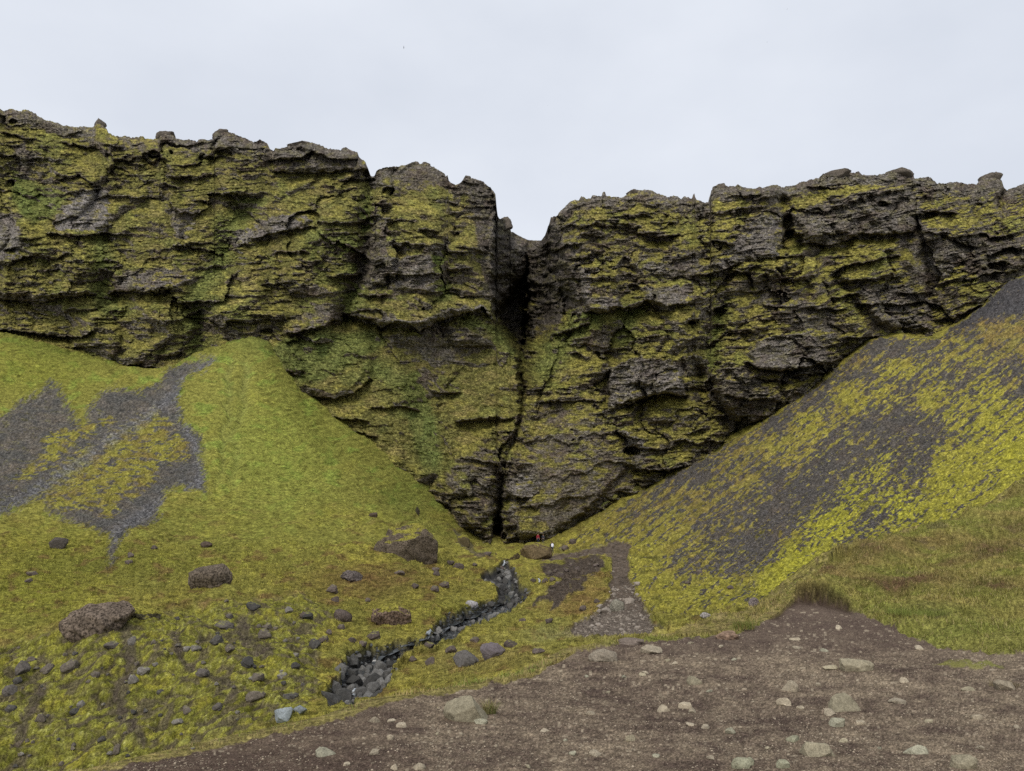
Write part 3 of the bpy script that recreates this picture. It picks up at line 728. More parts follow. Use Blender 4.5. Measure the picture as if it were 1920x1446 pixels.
LED = [([(115,335),(150,330),(178,347)],4),([(95,438),(150,443),(190,437),(240,440)],4.5),([(0,497),(40,484),(60,480)],4),([(0,561),(85,566),(120,554),(172,553)],5),([(0,618),(38,620),(99,629),(152,633),(171,622)],6),
       ([(335,460),(385,468),(412,477)],5),([(213,549),(247,546),(304,549),(318,542)],6),([(335,600),(378,580)],3.5),([(129,652),(190,648)],2.5),([(205,680),(236,684),(289,690)],3),([(475,448),(513,437),(588,424)],3.5),
       ([(512,300),(540,297),(565,296),(585,283),(600,288),(620,298),(668,299)],5.5),([(518,321),(560,323),(600,323),(650,319),(695,318)],5),([(645,338),(697,335)],4),([(624,519),(672,515)],5),([(525,473),(572,473)],4),
       ([(498,534),(551,530)],3),([(544,626),(600,613),(630,600)],5.5),([(647,591),(680,596),(706,606),(714,616),(740,603),(763,605),(786,620),(816,605),(854,593),(907,577),(916,590)],7.5),
       ([(729,512),(763,516),(818,512)],3.5),([(676,554),(723,554)],4),([(793,550),(854,543)],3),([(577,741),(626,748),(664,738),(691,712)],4),([(864,649),(917,649)],3),([(820,737),(858,737)],3),([(862,790),(930,782)],3),
       ([(626,782),(683,790)],3.5),([(670,810),(700,818)],3),([(864,791),(957,784)],3.5),([(700,766),(760,762),(780,770)],2.5),
       ([(1042,472),(1057,461),(1080,457)],4),([(1042,628),(1067,621),(1098,608)],6),([(1104,584),(1130,587),(1159,578),(1195,576),(1213,563)],7),([(1215,566),(1230,579),(1248,582)],4),([(1213,442),(1234,445),(1274,440)],4),
       ([(1080,486),(1110,483)],3),([(1078,662),(1097,670)],3.5),([(1517,456),(1555,460),(1602,445)],6),([(1619,436),(1650,440),(1709,436)],4),([(1716,403),(1750,396),(1787,401)],6),([(1743,436),(1774,436)],4),([(1792,450),(1827,464)],5.5),
       ([(1857,479),(1886,464),(1925,468)],6),([(1304,517),(1345,510),(1385,493)],5),([(1425,484),(1503,479)],3.5),([(1321,454),(1345,451),(1370,460)],5),([(1218,449),(1268,441)],3),([(1564,513),(1585,498),(1630,490),(1678,479)],5),
       ([(1589,525),(1640,524),(1686,519)],3.5),([(1610,570),(1660,571),(1695,571),(1728,566)],5.5),([(1686,550),(1735,550)],5),([(1454,524),(1511,525)],3.5),([(1401,679),(1422,691),(1467,696),(1549,681)],6),([(1492,704),(1549,699)],4.5),
       ([(1423,710),(1469,715)],3.5),([(1177,759),(1207,747),(1242,737),(1280,742)],8),([(1196,880),(1242,883),(1303,873)],6),([(1158,813),(1186,822)],4),([(1292,815),(1322,802)],3),([(1337,828),(1364,831)],4),
       ([(1365,740),(1397,749)],3.5),([(1414,748),(1446,746)],4),([(1435,788),(1470,779)],4.5),([(1363,623),(1416,624)],3),([(1332,584),(1357,572)],5),([(1290,606),(1310,598)],5),([(200,272),(225,276)],3),([(125,270),(185,278)],4),
       ([(10,248),(60,262)],4),([(275,288),(300,292),(312,300)],5),([(385,292),(430,296)],5),([(340,312),(372,308)],3),([(250,308),(268,310)],4),([(310,345),(335,352)],3),([(370,375),(390,380)],3),([(430,362),(482,368)],4),
       ([(940,960),(985,950)],0.1),([(965,935),(985,933)],3),([(1500,395),(1545,400)],3),([(1645,385),(1680,380)],4),([(1650,365),(1700,355)],3),([(1560,440),(1585,436)],3),([(1800,590),(1840,572)],5),([(1755,600),(1790,595)],4),
       ([(860,462),(905,470)],2.5),([(790,430),(820,436)],3),([(845,507),(880,503)],3),([(1520,350),(1560,352)],4),([(1100,440),(1125,444)],3),([(1150,418),(1178,421)],3),([(1195,405),(1220,400)],3)]
for l_ in LED: ledge(l_[0], l_[1] * .72, 9.0, 17.0)
for c_ in [(1486,455,24,24,11),(1478,420,12,20,6),(727,360,13,11,6),(1186,846,16,9,7),(1068,575,16,22,7),(1080,600,10,12,6),(1329,722,8,12,4),(25,229,9,6,3),(20,345,10,8,4),(1430,306,1,1,0),(290,290,14,8,5),(420,288,18,9,5),
           (565,282,10,7,3),(1296,605,8,6,4),(1345,583,8,7,4),(1875,500,24,10,5),(1735,405,20,9,4),(1655,383,12,6,4),(1189,540,12,8,4),(933,988,11,24,9),(1008,1012,15,10,3),(500,622,12,6,3),(190,388,0.1,.1,0),(945,1005,6,8,5)]:
    cave(*c_)

# --- the gorge: a slot between the two cliffs
xc = np.interp(PY, [380,455,520,560,620,660,760,800,850,880,950,1030], [996,990,988,988,984,979,980,975,952,942,936,931]).astype(F32) + a3 * 4.0 + fbm(PY / 30, PY * 0 + 3, 3, 340) * 7 * sm(480, 540, PY)
wl = np.interp(PY, [400,460,600,636,668,760,800,860,900,950,1000,1030], [66,68,66,46,12,9,8,8,9,11,13,12]).astype(F32)
wr = np.interp(PY, [400,460,520,600,650,680,760,800,860,900,950,1000,1030], [44,62,92,92,60,36,22,12,8,7,7,9,8]).astype(F32)
Dp = np.interp(PY, [400,460,560,660,760,860,950,1030], [66,64,60,24,4,1.5,6,11]).astype(F32)
s_ = PX - xc + (a2 * 4)
ww = np.where(s_ < 0, wl, wr)
fr_ = np.clip(1 - np.abs(s_) / ww, 0, 1)
gorge = Dp * np.where(s_ < 0, fr_ ** .62, fr_ ** 1.1)
gorge += np.exp(-((PX - xc) / 4.0) ** 2) * np.interp(PY, [640,690,800,860,900,950,1000,1030],[14,5,2.5,.6,.6,6,12,10]) * np.clip(.75 + a2 * 1.3, .15, 1.3)
up_f = sm(470, 442, PY) * sm(955, 966, PX) * (1 - sm(1010, 1020, PX))
gorge = gorge + up_f * 26
shaft = sm(-4, 14, poly_sd(PX + a3 * 7, PY + a3 * 5, [(968,520),(987,512),(990,580),(1000,610),(996,640),(978,668),(960,648),(936,612),(924,588),(945,560)]))
shaft2 = sm(-6, 26, poly_sd(PX + a3 * 7, PY + a3 * 5, [(990,500),(1020,550),(1048,600),(1030,630),(990,650),(986,560)]))
gorge = gorge + shaft * 30 + shaft2 * 8
disp = disp * (1 - .25 * fr_) - gorge + fr_ * (ridged(PX / 9, PY / 60, 3, 330) * 2.4 + fbm(PX / 14, PY / 18, 3, 331) * 3.0) * np.clip(Dp / 30, .2, 1)
disp *= 1.0
fade_top = sm(0, 12, PY - sky[None])
disp = np.where(disp > 0, disp * (.35 + .65 * fade_top), disp)
fade_base = np.exp(-below / 30)
Yc = Yb - (disp - 3.0) * np.where(below > 0, .25 + .75 * fade_base, 1) * .86
nearc = sm(-26, 0, PY - (bot - 75)[None])
Yc = Yc + 1.0 * nearc * (disp < -3) * 0
Yc = Yc - below * .02
# keep the foot of the cliff where the slopes meet it
excess = np.clip(Yb - 1.5 - Yc, -99, 99)
Yc = np.where(excess > 0, Yc + excess * nearc * .75, Yc)
az_c, r_c = az_ratio(PX, PY)
Xc = az_c * Yc; Zc = r_c * Yc + EYE[2]
# plateau behind the rim
NB = 14
bx = [Xc[0]]; by = [Yc[0]]; bz = [Zc[0]]
Pb = []
for q in range(1, NB + 1):
    back = (q / NB) ** 1.7 * 70 + .5
    dirx = az_c[0] / np.sqrt(1 + az_c[0] ** 2) * .3
    n_ = fbm(cpx / 20, np.full(cpx.shape, q * .7, F32), 3, 290)
    Pb.append((Xc[0] + dirx * back, Yc[0] + back, Zc[0] - .25 - back * .10 + n_ * min(back, 6) * .10))
Xa = np.concatenate([np.stack([p[0] for p in Pb[::-1]]), Xc]); Ya = np.concatenate([np.stack([p[1] for p in Pb[::-1]]), Yc]); Za = np.concatenate([np.stack([p[2] for p in Pb[::-1]]), Zc])
nrm = grid_normals(Xa, Ya, Za)
nz = nrm[..., 2]; 
if np.median(nrm[NB:, :, 1]) > 0: nrm = -nrm; nz = nrm[..., 2]
nzc = nz[NB:]
# smoothed normal = the shape moss responds to
def blur(A, n):
    for ax in (0, 1):
        c = np.cumsum(np.pad(A, [(n + 1, n) if a == ax else (0, 0) for a in (0, 1)], mode='edge'), axis=ax)
        A = (np.take(c, range(2 * n + 1, c.shape[ax]), axis=ax) - np.take(c, range(0, c.shape[ax] - 2 * n - 1), axis=ax)) / (2 * n + 1)
    return A
nzs = blur(nzc, 3)
m1 = fbm(PX / 60, PY / 36, 4, 300); m2 = fbm(PX / 17, PY / 8, 4, 301, .6); m3 = fbm(PX / 4.5, PY / 3.2, 3, 302, .6)
mossiness = np.interp(PX, [-600, 600, 930, 1000, 1200, 1500, 1700, 1950], [.30, .34, .16, .12, .10, .0, -.12, -.16]).astype(F32)
mv = (nzs - .28) * 1.7 + mossiness + .08 + m1 * .5 + m2 * .55 + m3 * .18
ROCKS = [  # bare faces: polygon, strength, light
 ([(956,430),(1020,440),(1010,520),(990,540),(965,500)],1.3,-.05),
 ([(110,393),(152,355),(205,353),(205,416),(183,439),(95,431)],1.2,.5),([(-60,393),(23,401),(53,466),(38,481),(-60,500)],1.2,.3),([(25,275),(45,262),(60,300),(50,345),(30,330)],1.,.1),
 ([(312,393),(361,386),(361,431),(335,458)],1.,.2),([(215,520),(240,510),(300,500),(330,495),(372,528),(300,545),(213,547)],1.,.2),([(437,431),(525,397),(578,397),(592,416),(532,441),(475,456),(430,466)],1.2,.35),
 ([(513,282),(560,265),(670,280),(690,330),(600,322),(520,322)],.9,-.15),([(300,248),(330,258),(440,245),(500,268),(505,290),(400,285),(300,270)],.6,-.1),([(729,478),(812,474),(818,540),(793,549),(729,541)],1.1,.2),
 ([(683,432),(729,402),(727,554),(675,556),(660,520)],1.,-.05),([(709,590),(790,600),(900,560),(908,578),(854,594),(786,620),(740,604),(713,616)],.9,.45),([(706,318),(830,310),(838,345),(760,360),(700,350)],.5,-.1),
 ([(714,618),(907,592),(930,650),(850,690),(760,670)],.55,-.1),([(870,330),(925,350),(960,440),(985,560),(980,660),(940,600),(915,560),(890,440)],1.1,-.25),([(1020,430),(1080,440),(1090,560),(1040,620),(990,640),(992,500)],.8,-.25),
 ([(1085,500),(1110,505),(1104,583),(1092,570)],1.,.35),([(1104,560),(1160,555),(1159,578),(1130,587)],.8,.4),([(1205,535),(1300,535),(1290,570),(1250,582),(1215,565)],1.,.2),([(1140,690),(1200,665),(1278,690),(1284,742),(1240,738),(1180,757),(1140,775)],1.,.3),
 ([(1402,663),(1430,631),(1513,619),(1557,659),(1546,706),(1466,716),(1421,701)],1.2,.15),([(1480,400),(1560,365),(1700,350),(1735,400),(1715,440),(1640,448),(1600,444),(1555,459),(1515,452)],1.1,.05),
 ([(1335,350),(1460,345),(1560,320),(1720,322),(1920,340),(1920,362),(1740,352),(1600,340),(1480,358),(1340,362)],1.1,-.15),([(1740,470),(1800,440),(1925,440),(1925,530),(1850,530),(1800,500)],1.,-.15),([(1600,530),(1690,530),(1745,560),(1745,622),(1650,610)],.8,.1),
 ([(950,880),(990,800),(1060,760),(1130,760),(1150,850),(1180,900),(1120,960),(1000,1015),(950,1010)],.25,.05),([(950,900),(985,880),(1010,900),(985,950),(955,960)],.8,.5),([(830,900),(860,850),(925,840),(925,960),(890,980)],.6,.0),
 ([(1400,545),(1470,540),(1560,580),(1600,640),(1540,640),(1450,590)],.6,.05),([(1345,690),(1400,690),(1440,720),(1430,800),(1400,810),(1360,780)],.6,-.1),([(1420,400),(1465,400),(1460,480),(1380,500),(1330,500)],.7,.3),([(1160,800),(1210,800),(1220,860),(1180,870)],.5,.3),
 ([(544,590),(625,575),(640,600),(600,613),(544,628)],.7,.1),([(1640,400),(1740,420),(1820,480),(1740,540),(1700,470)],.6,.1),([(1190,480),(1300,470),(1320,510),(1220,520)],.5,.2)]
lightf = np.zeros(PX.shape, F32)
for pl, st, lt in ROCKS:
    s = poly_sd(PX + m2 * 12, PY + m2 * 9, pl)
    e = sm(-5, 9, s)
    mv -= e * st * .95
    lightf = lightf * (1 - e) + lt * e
GREENS = [([(505,655),(530,632),(600,626),(700,616),(735,640),(650,690),(600,720),(560,720),(530,690)],1.),([(755,700),(790,690),(815,780),(835,870),(790,880),(765,800)],1.),([(23,310),(68,340),(129,363),(114,401),(61,424),(20,380)],1.),([(190,455),(195,500),(185,545),(200,575)],22),([(456,393),(426,454),(411,492),(373,545),(362,600),(370,650)],24),([(688,370),(690,440),(685,520),(650,590)],15),
          ([(822,485),(835,520),(832,555)],18),([(1175,590),(1172,630)],28),([(1355,575),(1338,638),(1334,682)],16),([(700,690),(760,720),(800,800),(810,870)],22),([(1020,690),(1060,640),(1110,600)],26),([(870,600),(925,620),(960,660)],14),([(1390,822),(1400,805)],14),
          ([(600,450),(680,470),(660,560)],30),([(1080,990),(1120,960),(1140,930)],14)]
grn = np.zeros(PX.shape, F32)
for pl, w in GREENS:
    if w == 1.: e = sm(-6, 10, poly_sd(PX + m2 * 8, PY, pl))
    else:
        d, _, _ = seg_dist(PX + m2 * 8, PY + m1 * 5, pl); e = np.exp(-(d / w) ** 2)
    grn = np.maximum(grn, e * .62)
mv += grn * .9
mv += sm(-20, 25, poly_sd(PX + m2 * 10, PY + m1 * 10, [(545,690),(640,628),(720,640),(830,690),(930,640),(978,700),(972,790),(900,810),(860,850),(800,900),(700,850),(600,770)])) * .75
for (bx_, by_, rx, ry, s) in [(80,510,90,45,.35),(270,600,90,60,.2),(600,370,90,40,.25),(1560,570,60,30,.3),(1600,650,30,40,.5),(1540,375,70,16,.8),(1130,530,30,20,.7),(1250,800,70,40,.3),(1660,480,70,25,.45),(1830,530,60,30,.5),(1240,640,50,40,.4),(1440,610,80,20,.4),(1470,450+55,90,16,.5),(760,430,50,20,.4),(900,480,30,40,.3),(1240,410,80,30,.15),(640,700,70,40,.3),(880,740,70,60,.3)]:
    mv += np.exp(-(((PX - bx_) / rx) ** 2 + ((PY - by_) / ry) ** 2)) * s
# undersides and steep overhangs stay bare
mv -= sm(.12, -.15, nzs) * 1.0
mv -= sm(38, 5, PY - sky[None]) * (1.05 + m1 * .9)
moss = sm(-.30, .34, mv + m3 * .25)
mossthin = sm(.5, -.1, mv)
oliv = C(104,100,52,1.12); ylw = C(128,120,52,1.15); strw = C(136,120,72,1.1); gcol = C(94,104,52,1.15); drk = C(84,78,46)
WNc = hrand((PX / 2.5).astype(np.int64), (PY / 2.2).astype(np.int64), 79)
Dc = fbm(PX / 8 + a3, PY / 3.0, 3, 320, .6); Dc2 = fbm(PX / 3.6, PY / 3.0, 2, 321)
mc = mix(np.broadcast_to(oliv, PX.shape + (3,)), ylw, np.clip(sm(.42, .75, nzs) * .75 + m2 * .5 + np.interp(PX, [0, 900, 1100, 1900], [.05, .0, .35, .45]), 0, 1))
mc = mix(mc, strw, np.clip(sm(-.05, .45, fbm(PX / 45, PY / 16, 4, 310)) * np.interp(PX, [0, 900, 1200, 1900], [.3, .5, .3, .2]), 0, 1))
mc = mix(mc, drk, sm(.1, .6, -m2 - m3 * .5) * .5)
mc = mix(mc, gcol, np.clip(grn * 1.1 + sm(.15, .5, fbm(PX / 70, PY / 50, 3, 311)) * .35, 0, .9))
rk = mix(np.broadcast_to(C(106,97,84), PX.shape + (3,)), C(122,116,108), np.clip(.35 + m1 + m3 * .6, 0, 1))
rk = mix(rk, C(96,78,66), sm(0, .5, fbm(PX / 40, PY / 30, 3, 312)) * .5)
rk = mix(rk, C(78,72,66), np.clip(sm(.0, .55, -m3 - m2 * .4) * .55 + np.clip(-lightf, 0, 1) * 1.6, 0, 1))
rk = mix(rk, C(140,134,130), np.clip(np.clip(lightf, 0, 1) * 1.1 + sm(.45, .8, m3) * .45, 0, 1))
rk = mix(rk, C(104,98,58), np.clip(sm(-.1, .4, m2 + m1 * .4) * .5, 0, 1))
rk = rk * np.exp((WNc - .5) * .8 + Dc2 * .45)[..., None]
mc = mix(mc, C(104,92,60,1.1), mossthin * .5)
mc = mc * (1.05 * np.exp(Dc * .8 + Dc2 * .45 + (WNc - .5) * .5) * (1 - .45 * sm(.15, .55, -Dc)))[..., None]
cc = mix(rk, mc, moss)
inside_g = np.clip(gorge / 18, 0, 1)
cc = cc * (1 - .22 * inside_g[..., None])          # slot walls darken with depth: gorge shade put into the colour
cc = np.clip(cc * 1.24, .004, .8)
topc = np.broadcast_to(cc[0][None], (NB,) + cc[0].shape)
ccA = np.concatenate([topc, cc])
Vc = np.stack([Xa, Ya, Za], -1).reshape(-1, 3)
nci, ncj = len(cpx), Xa.shape[0]
ii, jj = np.meshgrid(np.arange(nci - 1), np.arange(ncj - 1))
q0 = (jj * nci + ii).ravel()
Qc = np.stack([q0, q0 + nci, q0 + nci + 1, q0 + 1], 1)
# the slot divides the wall into two cliffs
pyA = np.concatenate([np.broadcast_to(PY[0][None], (NB, nci)), PY])
xcen = np.interp(pyA, [380,455,520,560,620,660,760,800,850,880,950,1030], [996,990,988,988,984,979,980,975,952,942,936,931])
left = (np.broadcast_to(cpx[None], pyA.shape) < xcen).ravel()[q0]
for nm, kp, lb in (('left_cliff', left, None), ('right_cliff', ~left, None)):
    o = sub_mesh(nm, Vc, Qc, M_rock, ccA.reshape(-1, 3), kp)
    tag(o, kind='structure')
def cliff_hit(px, py):
    i = int(round(float(np.interp(px, cpx, np.arange(nci))))); tcol = PY[:, i]
    j = int(np.clip(np.searchsorted(tcol, py), 0, NR - 1))
    return float(Xc[j, i]), float(Yc[j, i]), float(Zc[j, i])
#PART3
# ================================================================ STONES
def n3(p, s, seed):
    return (fbm(p[:, 0] * s + p[:, 2] * .7 * s, p[:, 1] * s + 3.1, 3, seed) + fbm(p[:, 1] * s - 5, p[:, 2] * s + p[:, 0] * .5 * s, 3, seed + 5)) * .5

def rock_mesh(name, seed, sub=3, cuts=9, cut_lo=.55, cut_hi=.9, lump=.12, fine=.04, flat=.0, mat=None):
    r = np.random.default_rng(seed)
    bm = bmesh.new(); bmesh.ops.create_icosphere(bm, subdivisions=sub, radius=1.0)
    P = np.array([v.co[:] for v in bm.verts]); Fc = np.array([[v.index for v in f.verts] for f in bm.faces], np.int32); bm.free()
    P *= (1 + n3(P, 1.1, seed)[:, None] * lump * 2.2)
    for _ in range(cuts):
        n = r.normal(size=3); n /= np.linalg.norm(n); d = r.uniform(cut_lo, cut_hi)
        e = np.maximum(P @ n - d, 0); P -= e[:, None] * n * .93
    P *= (1 + n3(P, 3.2, seed + 50)[:, None] * lump * .8 + n3(P, 9.0, seed + 70)[:, None] * fine)
    P -= (P.max(0) + P.min(0)) / 2
    P /= (P.max(0) - P.min(0)) / 2          # unit half extents
    me = bpy.data.meshes.new(name)
    me.from_pydata(P.tolist(), [], Fc.tolist())
    me.polygons.foreach_set('use_smooth', np.full(len(Fc), sub >= 4))
    me.update()
    if mat: me.materials.append(mat)
    return me

def stone_mat(name, scale, moss_amt, moss_col=(118,114,44), speck=.5):
    m, nt, b = new_mat(name); L = nt.links
    oi = nt.nodes.new('ShaderNodeObjectInfo'); tc = nt.nodes.new('ShaderNodeTexCoord')
    geo = nt.nodes.new('ShaderNodeNewGeometry')
    n1_ = N(nt, 'ShaderNodeTexNoise', Scale=scale, Detail=6.0, Roughness=.72); L.new(geo.outputs['Position'], n1_.inputs['Vector'])
    n2_ = N(nt, 'ShaderNodeTexNoise', Scale=scale * 6, Detail=3.0, Roughness=.7); L.new(geo.outputs['Position'], n2_.inputs['Vector'])
    r1 = N(nt, 'ShaderNodeMapRange'); [r1.inputs[k_].__setattr__('default_value', v_) for k_, v_ in (('From Min', .3), ('From Max', .7), ('To Min', .62), ('To Max', 1.3))]
    r2 = N(nt, 'ShaderNodeMapRange'); [r2.inputs[k_].__setattr__('default_value', v_) for k_, v_ in (('From Min', .38), ('From Max', .62), ('To Min', 1 - speck), ('To Max', 1 + speck))]
    L.new(n1_.outputs['Fac'], r1.inputs['Value']); L.new(n2_.outputs['Fac'], r2.inputs['Value'])
    mu = N(nt, 'ShaderNodeMath', _operation='MULTIPLY'); L.new(r1.outputs[0], mu.inputs[0]); L.new(r2.outputs[0], mu.inputs[1])
    vm = N(nt, 'ShaderNodeVectorMath', _operation='SCALE'); L.new(oi.outputs['Color'], vm.inputs[0]); L.new(mu.outputs[0], vm.inputs['Scale'])
    sep = nt.nodes.new('ShaderNodeSeparateXYZ'); L.new(geo.outputs['Normal'], sep.inputs[0])
    a_ = N(nt, 'ShaderNodeMath', _operation='ADD'); L.new(sep.outputs['Z'], a_.inputs[0]); L.new(n1_.outputs['Fac'], a_.inputs[1])
    mr = N(nt, 'ShaderNodeMapRange'); mr.inputs['From Min'].default_value = 1.75 - moss_amt; mr.inputs['From Max'].default_value = 1.95 - moss_amt
    L.new(a_.outputs[0], mr.inputs['Value'])
    mx_ = nt.nodes.new('ShaderNodeMix'); mx_.data_type = 'RGBA'
    L.new(mr.outputs[0], mx_.inputs['Factor']); L.new(vm.outputs[0], mx_.inputs['A'])
    mcv = N(nt, 'ShaderNodeVectorMath', _operation='SCALE'); mcv.inputs[0].default_value = [float(v) for v in C(*moss_col)]; L.new(mu.outputs[0], mcv.inputs['Scale'])
    L.new(mcv.outputs[0], mx_.inputs['B'])
    L.new(mx_.outputs['Result'], b.inputs['Base Color'])
    bp = N(nt, 'ShaderNodeBump', Strength=.8, Distance=.25 / scale); L.new(n1_.outputs['Fac'], bp.inputs['Height']); L.new(bp.outputs[0], b.inputs['Normal'])
    return m
MS_pale = stone_mat('pale stone', 18, -.35, (120,112,60), .28)
MS_dark = stone_mat('stream stone', 7, .10, (92,96,60), .3)
MS_bould = stone_mat('rough boulder', 2.6, .42, (116,112,44), .75)
MS_bank = stone_mat('bank stone', 9, .40, (128,126,60), .35)
ANG = [rock_mesh('stone_shape', 100 + i, 3, 11, .45, .85, .10, .03, mat=MS_pale) for i in range(12)]
RND = [rock_mesh('cobble_shape', 200 + i, 3, 12, .48, .88, .12, .03, mat=MS_dark) for i in range(12)]
BNK = [rock_mesh('bank_stone_shape', 300 + i, 4, 9, .55, .9, .20, .12, mat=MS_bank) for i in range(10)]

def put_rock(me, name, px, py, w, h, color, depth=.85, bury=.28, rot=None, sheet_off=0, dv=None):
    x, y, z = hit(px, py) if dv is None else dv
    wm = w * y / FOC * .5; hm = h * y / FOC * .5 * 1.15
    o = bpy.data.objects.new(name, me); COL.objects.link(o)
    yy = y + wm * depth * .6
    zg = min(ground_z(x / y * yy, yy), z + hm * .6)
    o.location = (x / y * yy, yy, zg + hm * (1 - 2 * bury) )
    o.scale = (wm, wm * depth, hm / (1 - bury * .6))
    if rot is None:
        rot = (random.uniform(-.15, .15), random.uniform(-.15, .15), random.uniform(-.3, .3) + random.choice((0, math.pi)))
    o.rotation_euler = rot
    o.color = (*[float(c) for c in color], 1)
    return o
def PALE():
    k_ = random.uniform(.86, 1.06); g_1 = random.choice([(158,148,122),(160,148,126),(150,146,124),(152,140,118)])
    return C(*[q * k_ for q in g_1])
GREY = lambda: C(*(random.choice([(94,88,82),(80,77,73),(108,103,96),(100,92,82),(70,68,65),(118,113,106)])))

# --- boulders of the valley: x, base y, w, h, colour, label
BOULD = [
 (764,1045,128,74,(88,78,66),.72,'huge brown boulder with a mossy top at the foot of the green slope','big'),
 (394,1103,80,40,(92,82,70),.0,'rounded brown gravelly boulder alone in the grass above the terrace','r'),
 (180,1182,120,52,(98,86,74),.1,'long low brown boulder half buried beside the straw coloured terrace edge','long'),
 (255,1158,84,28,(96,90,72),1.0,'low moss-capped rock joined to the right end of the long brown boulder','low'),
 (734,1172,76,38,(98,82,70),.7,'brown boulder with yellow moss cap just above the stream bed','m'),
 (1006,1049,60,33,(98,84,60),.6,'mossy brown boulder at the mouth of the gorge, in front of the hikers','r'),
 (950,1050,52,16,(92,80,58),.9,'low flat mossy rock left of the boulder at the gorge mouth','low'),
 (868,1022,26,20,(92,82,58),1.0,'mossy rock lump at the lower edge of the green slope by the gorge','m'),
 (110,1028,34,18,(78,72,66),.3,'small dark rock under the scree tongue on the far left meadow','s'),
 (387,1026,22,10,(84,72,62),.1,'small brown rock in the grass right of the scree tongue','s'),
 (658,1092,42,18,(90,82,78),.2,'cluster-like rough rock in the grass below the huge boulder','s'),
 (642,1166,34,22,(86,76,70),.2,'dark squarish rock left of the moss-capped boulder','s'),
 (700,970,16,9,(84,72,62),.0,'tiny brown rock alone on the smooth green slope','s'),
 (783,965,9,16,(60,56,44),.3,'narrow upright dark rock on the shoulder of the green slope','s'),
 (924,1232,46,26,(104,96,98),.25,'rough purple-grey rock on the near bank right of the stream','s'),
 (874,1248,50,28,(96,92,88),.3,'rough grey rock with lichen on the near bank, nearest the dirt edge','s'),
 (885,1139,24,12,(150,146,146),-.3,'pale grey stone lying on the grass above the stones of the stream','s'),
 (1157,1146,27,22,(122,118,104),-.3,'round pale boulder sitting on the rocky footpath','s'),
 (1414,1136,20,15,(108,98,96),-.3,'grey-brown rock where the scree slope meets the grass bank','s'),
 (1323,1160,20,9,(140,134,130),-.3,'flat pale stone in the yellow grass right of the footpath','s'),
 (529,1356,34,22,(138,146,150),-.3,'smooth pale blue-grey rock at the edge of the dirt','s'),
 (562,1339,24,12,(120,126,128),-.1,'smaller blue-grey rock behind the smooth pale one at the dirt edge','s'),
 (1384,1200,1,1,(1,1,1),0,None,'x'),
 (1363,1199,42,15,(126,104,86),-.3,'reddish brown flat rock at the dirt edge below the grass lip','s'),
 (1183,1208,48,12,(112,100,90),-.2,'low brown embedded rock at the back edge of the dirt','s'),
 (1131,1240,54,24,(132,122,106),-.3,'broad brownish rock on the back left edge of the dirt','s'),
]
for i, (x, y, w_, h_, cc_, ms, lb, kd) in enumerate(BOULD):
    if lb is None: continue
    big = w_ > 38
    mt = stone_mat('boulder skin', {True: 2.2, False: 6}[big and y < 1200] if y < 1200 else 14, ms, (118,112,42), .7 if y < 1195 else .35)
    cuts = 7 if kd in ('r', 'm', 'low') else 10
    me = rock_mesh('boulder', 500 + i * 3, 5 if big else 4, cuts, .62, .95, .10 if kd == 'r' else .15, .05, mat=mt)
    o = put_rock(me, 'boulder', x, y, w_, h_, C(*cc_), .75, .58 if i == 3 else .46 if kd in ('long','low') else .3, rot=(0, random.uniform(-.06, .06), random.uniform(-.2, .2)))
    if kd == 'big':
        # a flat slanting top and a straight right wall, as the huge one has
        v = np.array([q.co[:] for q in me.vertices])
        v[:, 2] = np.minimum(v[:, 2], .78 + .12 * v[:, 0] + .03 * np.sin(v[:, 0] * 7))
        v[:, 0] = np.clip(v[:, 0], -1 + .25 * np.maximum(v[:, 2], 0), .93)
        me.vertices.foreach_set('co', v.astype(F32).ravel()); me.update()
    tag(o, lb, 'boulder')

# --- knobs of rock standing on the rim
RIM = [(186,243,24,30,'dark knob of rock standing alone on the far left rim'),(312,262,34,24,'leaning dark rock on the left rim, left of the double knob'),(414,258,30,24,'round dark double knob on the left rim'),(436,262,24,18,'lower half of the double knob on the left rim'),
 (488,274,14,18,'small block perched on the rim left of the flat caprock'),(562,278,40,24,'dark hump of rock on the flat caprock above the left cliff'),(650,288,18,16,'knob near the right end of the flat caprock'),(778,314,16,16,'pointed block on top of the middle pillar'),(800,318,22,18,'second block on top of the middle pillar'),
 (876,345,20,24,'sharp tooth of rock on the rim left of the gorge'),(947,424,26,26,'rounded dark block leaning over the notch of the gorge'),(1133,371,9,18,'thin finger of rock on the rim right of the gorge'),(1302,376,8,16,'slender spike of rock left of the raised step in the right rim'),(1190,366,30,16,'flat ragged block on the rim right of the gorge'),
 (1262,374,14,12,'small round rock just left of the slender spike on the right rim'),(1348,360,26,18,'rounded corner block at the raised step in the right rim'),(1455,356,22,14,'low block on the right rim above the crack'),(1565,336,50,20,'broad hump of dark rock on the right rim'),(1690,330,48,18,'highest dark block of the right rim'),
 (1856,345,38,26,'overhanging beak-shaped rock on the far right rim')]
M_rim = stone_mat('rim rock', .9, .05, (104,100,50), .5)
for i, (x, y, w_, h_, lb) in enumerate(RIM):
    i_c = int(round(float(np.interp(x, cpx, np.arange(nci)))))
    Yr = float(Yc[2, i_c]) + 1.2
    me = rock_mesh('rim_rock', 900 + i, 4, 13, .42, .85, .2, .12, mat=M_rim)
    o = bpy.data.objects.new('rim_rock', me); COL.objects.link(o)
    p_ = at(x, y - h_ * .12, Yr); o.location = p_
    o.scale = (w_ * Yr / FOC * .62, w_ * Yr / FOC * .5, h_ * Yr / FOC * .62); o.rotation_euler = (0, random.uniform(-.3, .3), random.uniform(-.5, .5))
    o.color = (*[float(v) for v in C(92,84,74)], 1)
    tag(o, lb, 'rock')

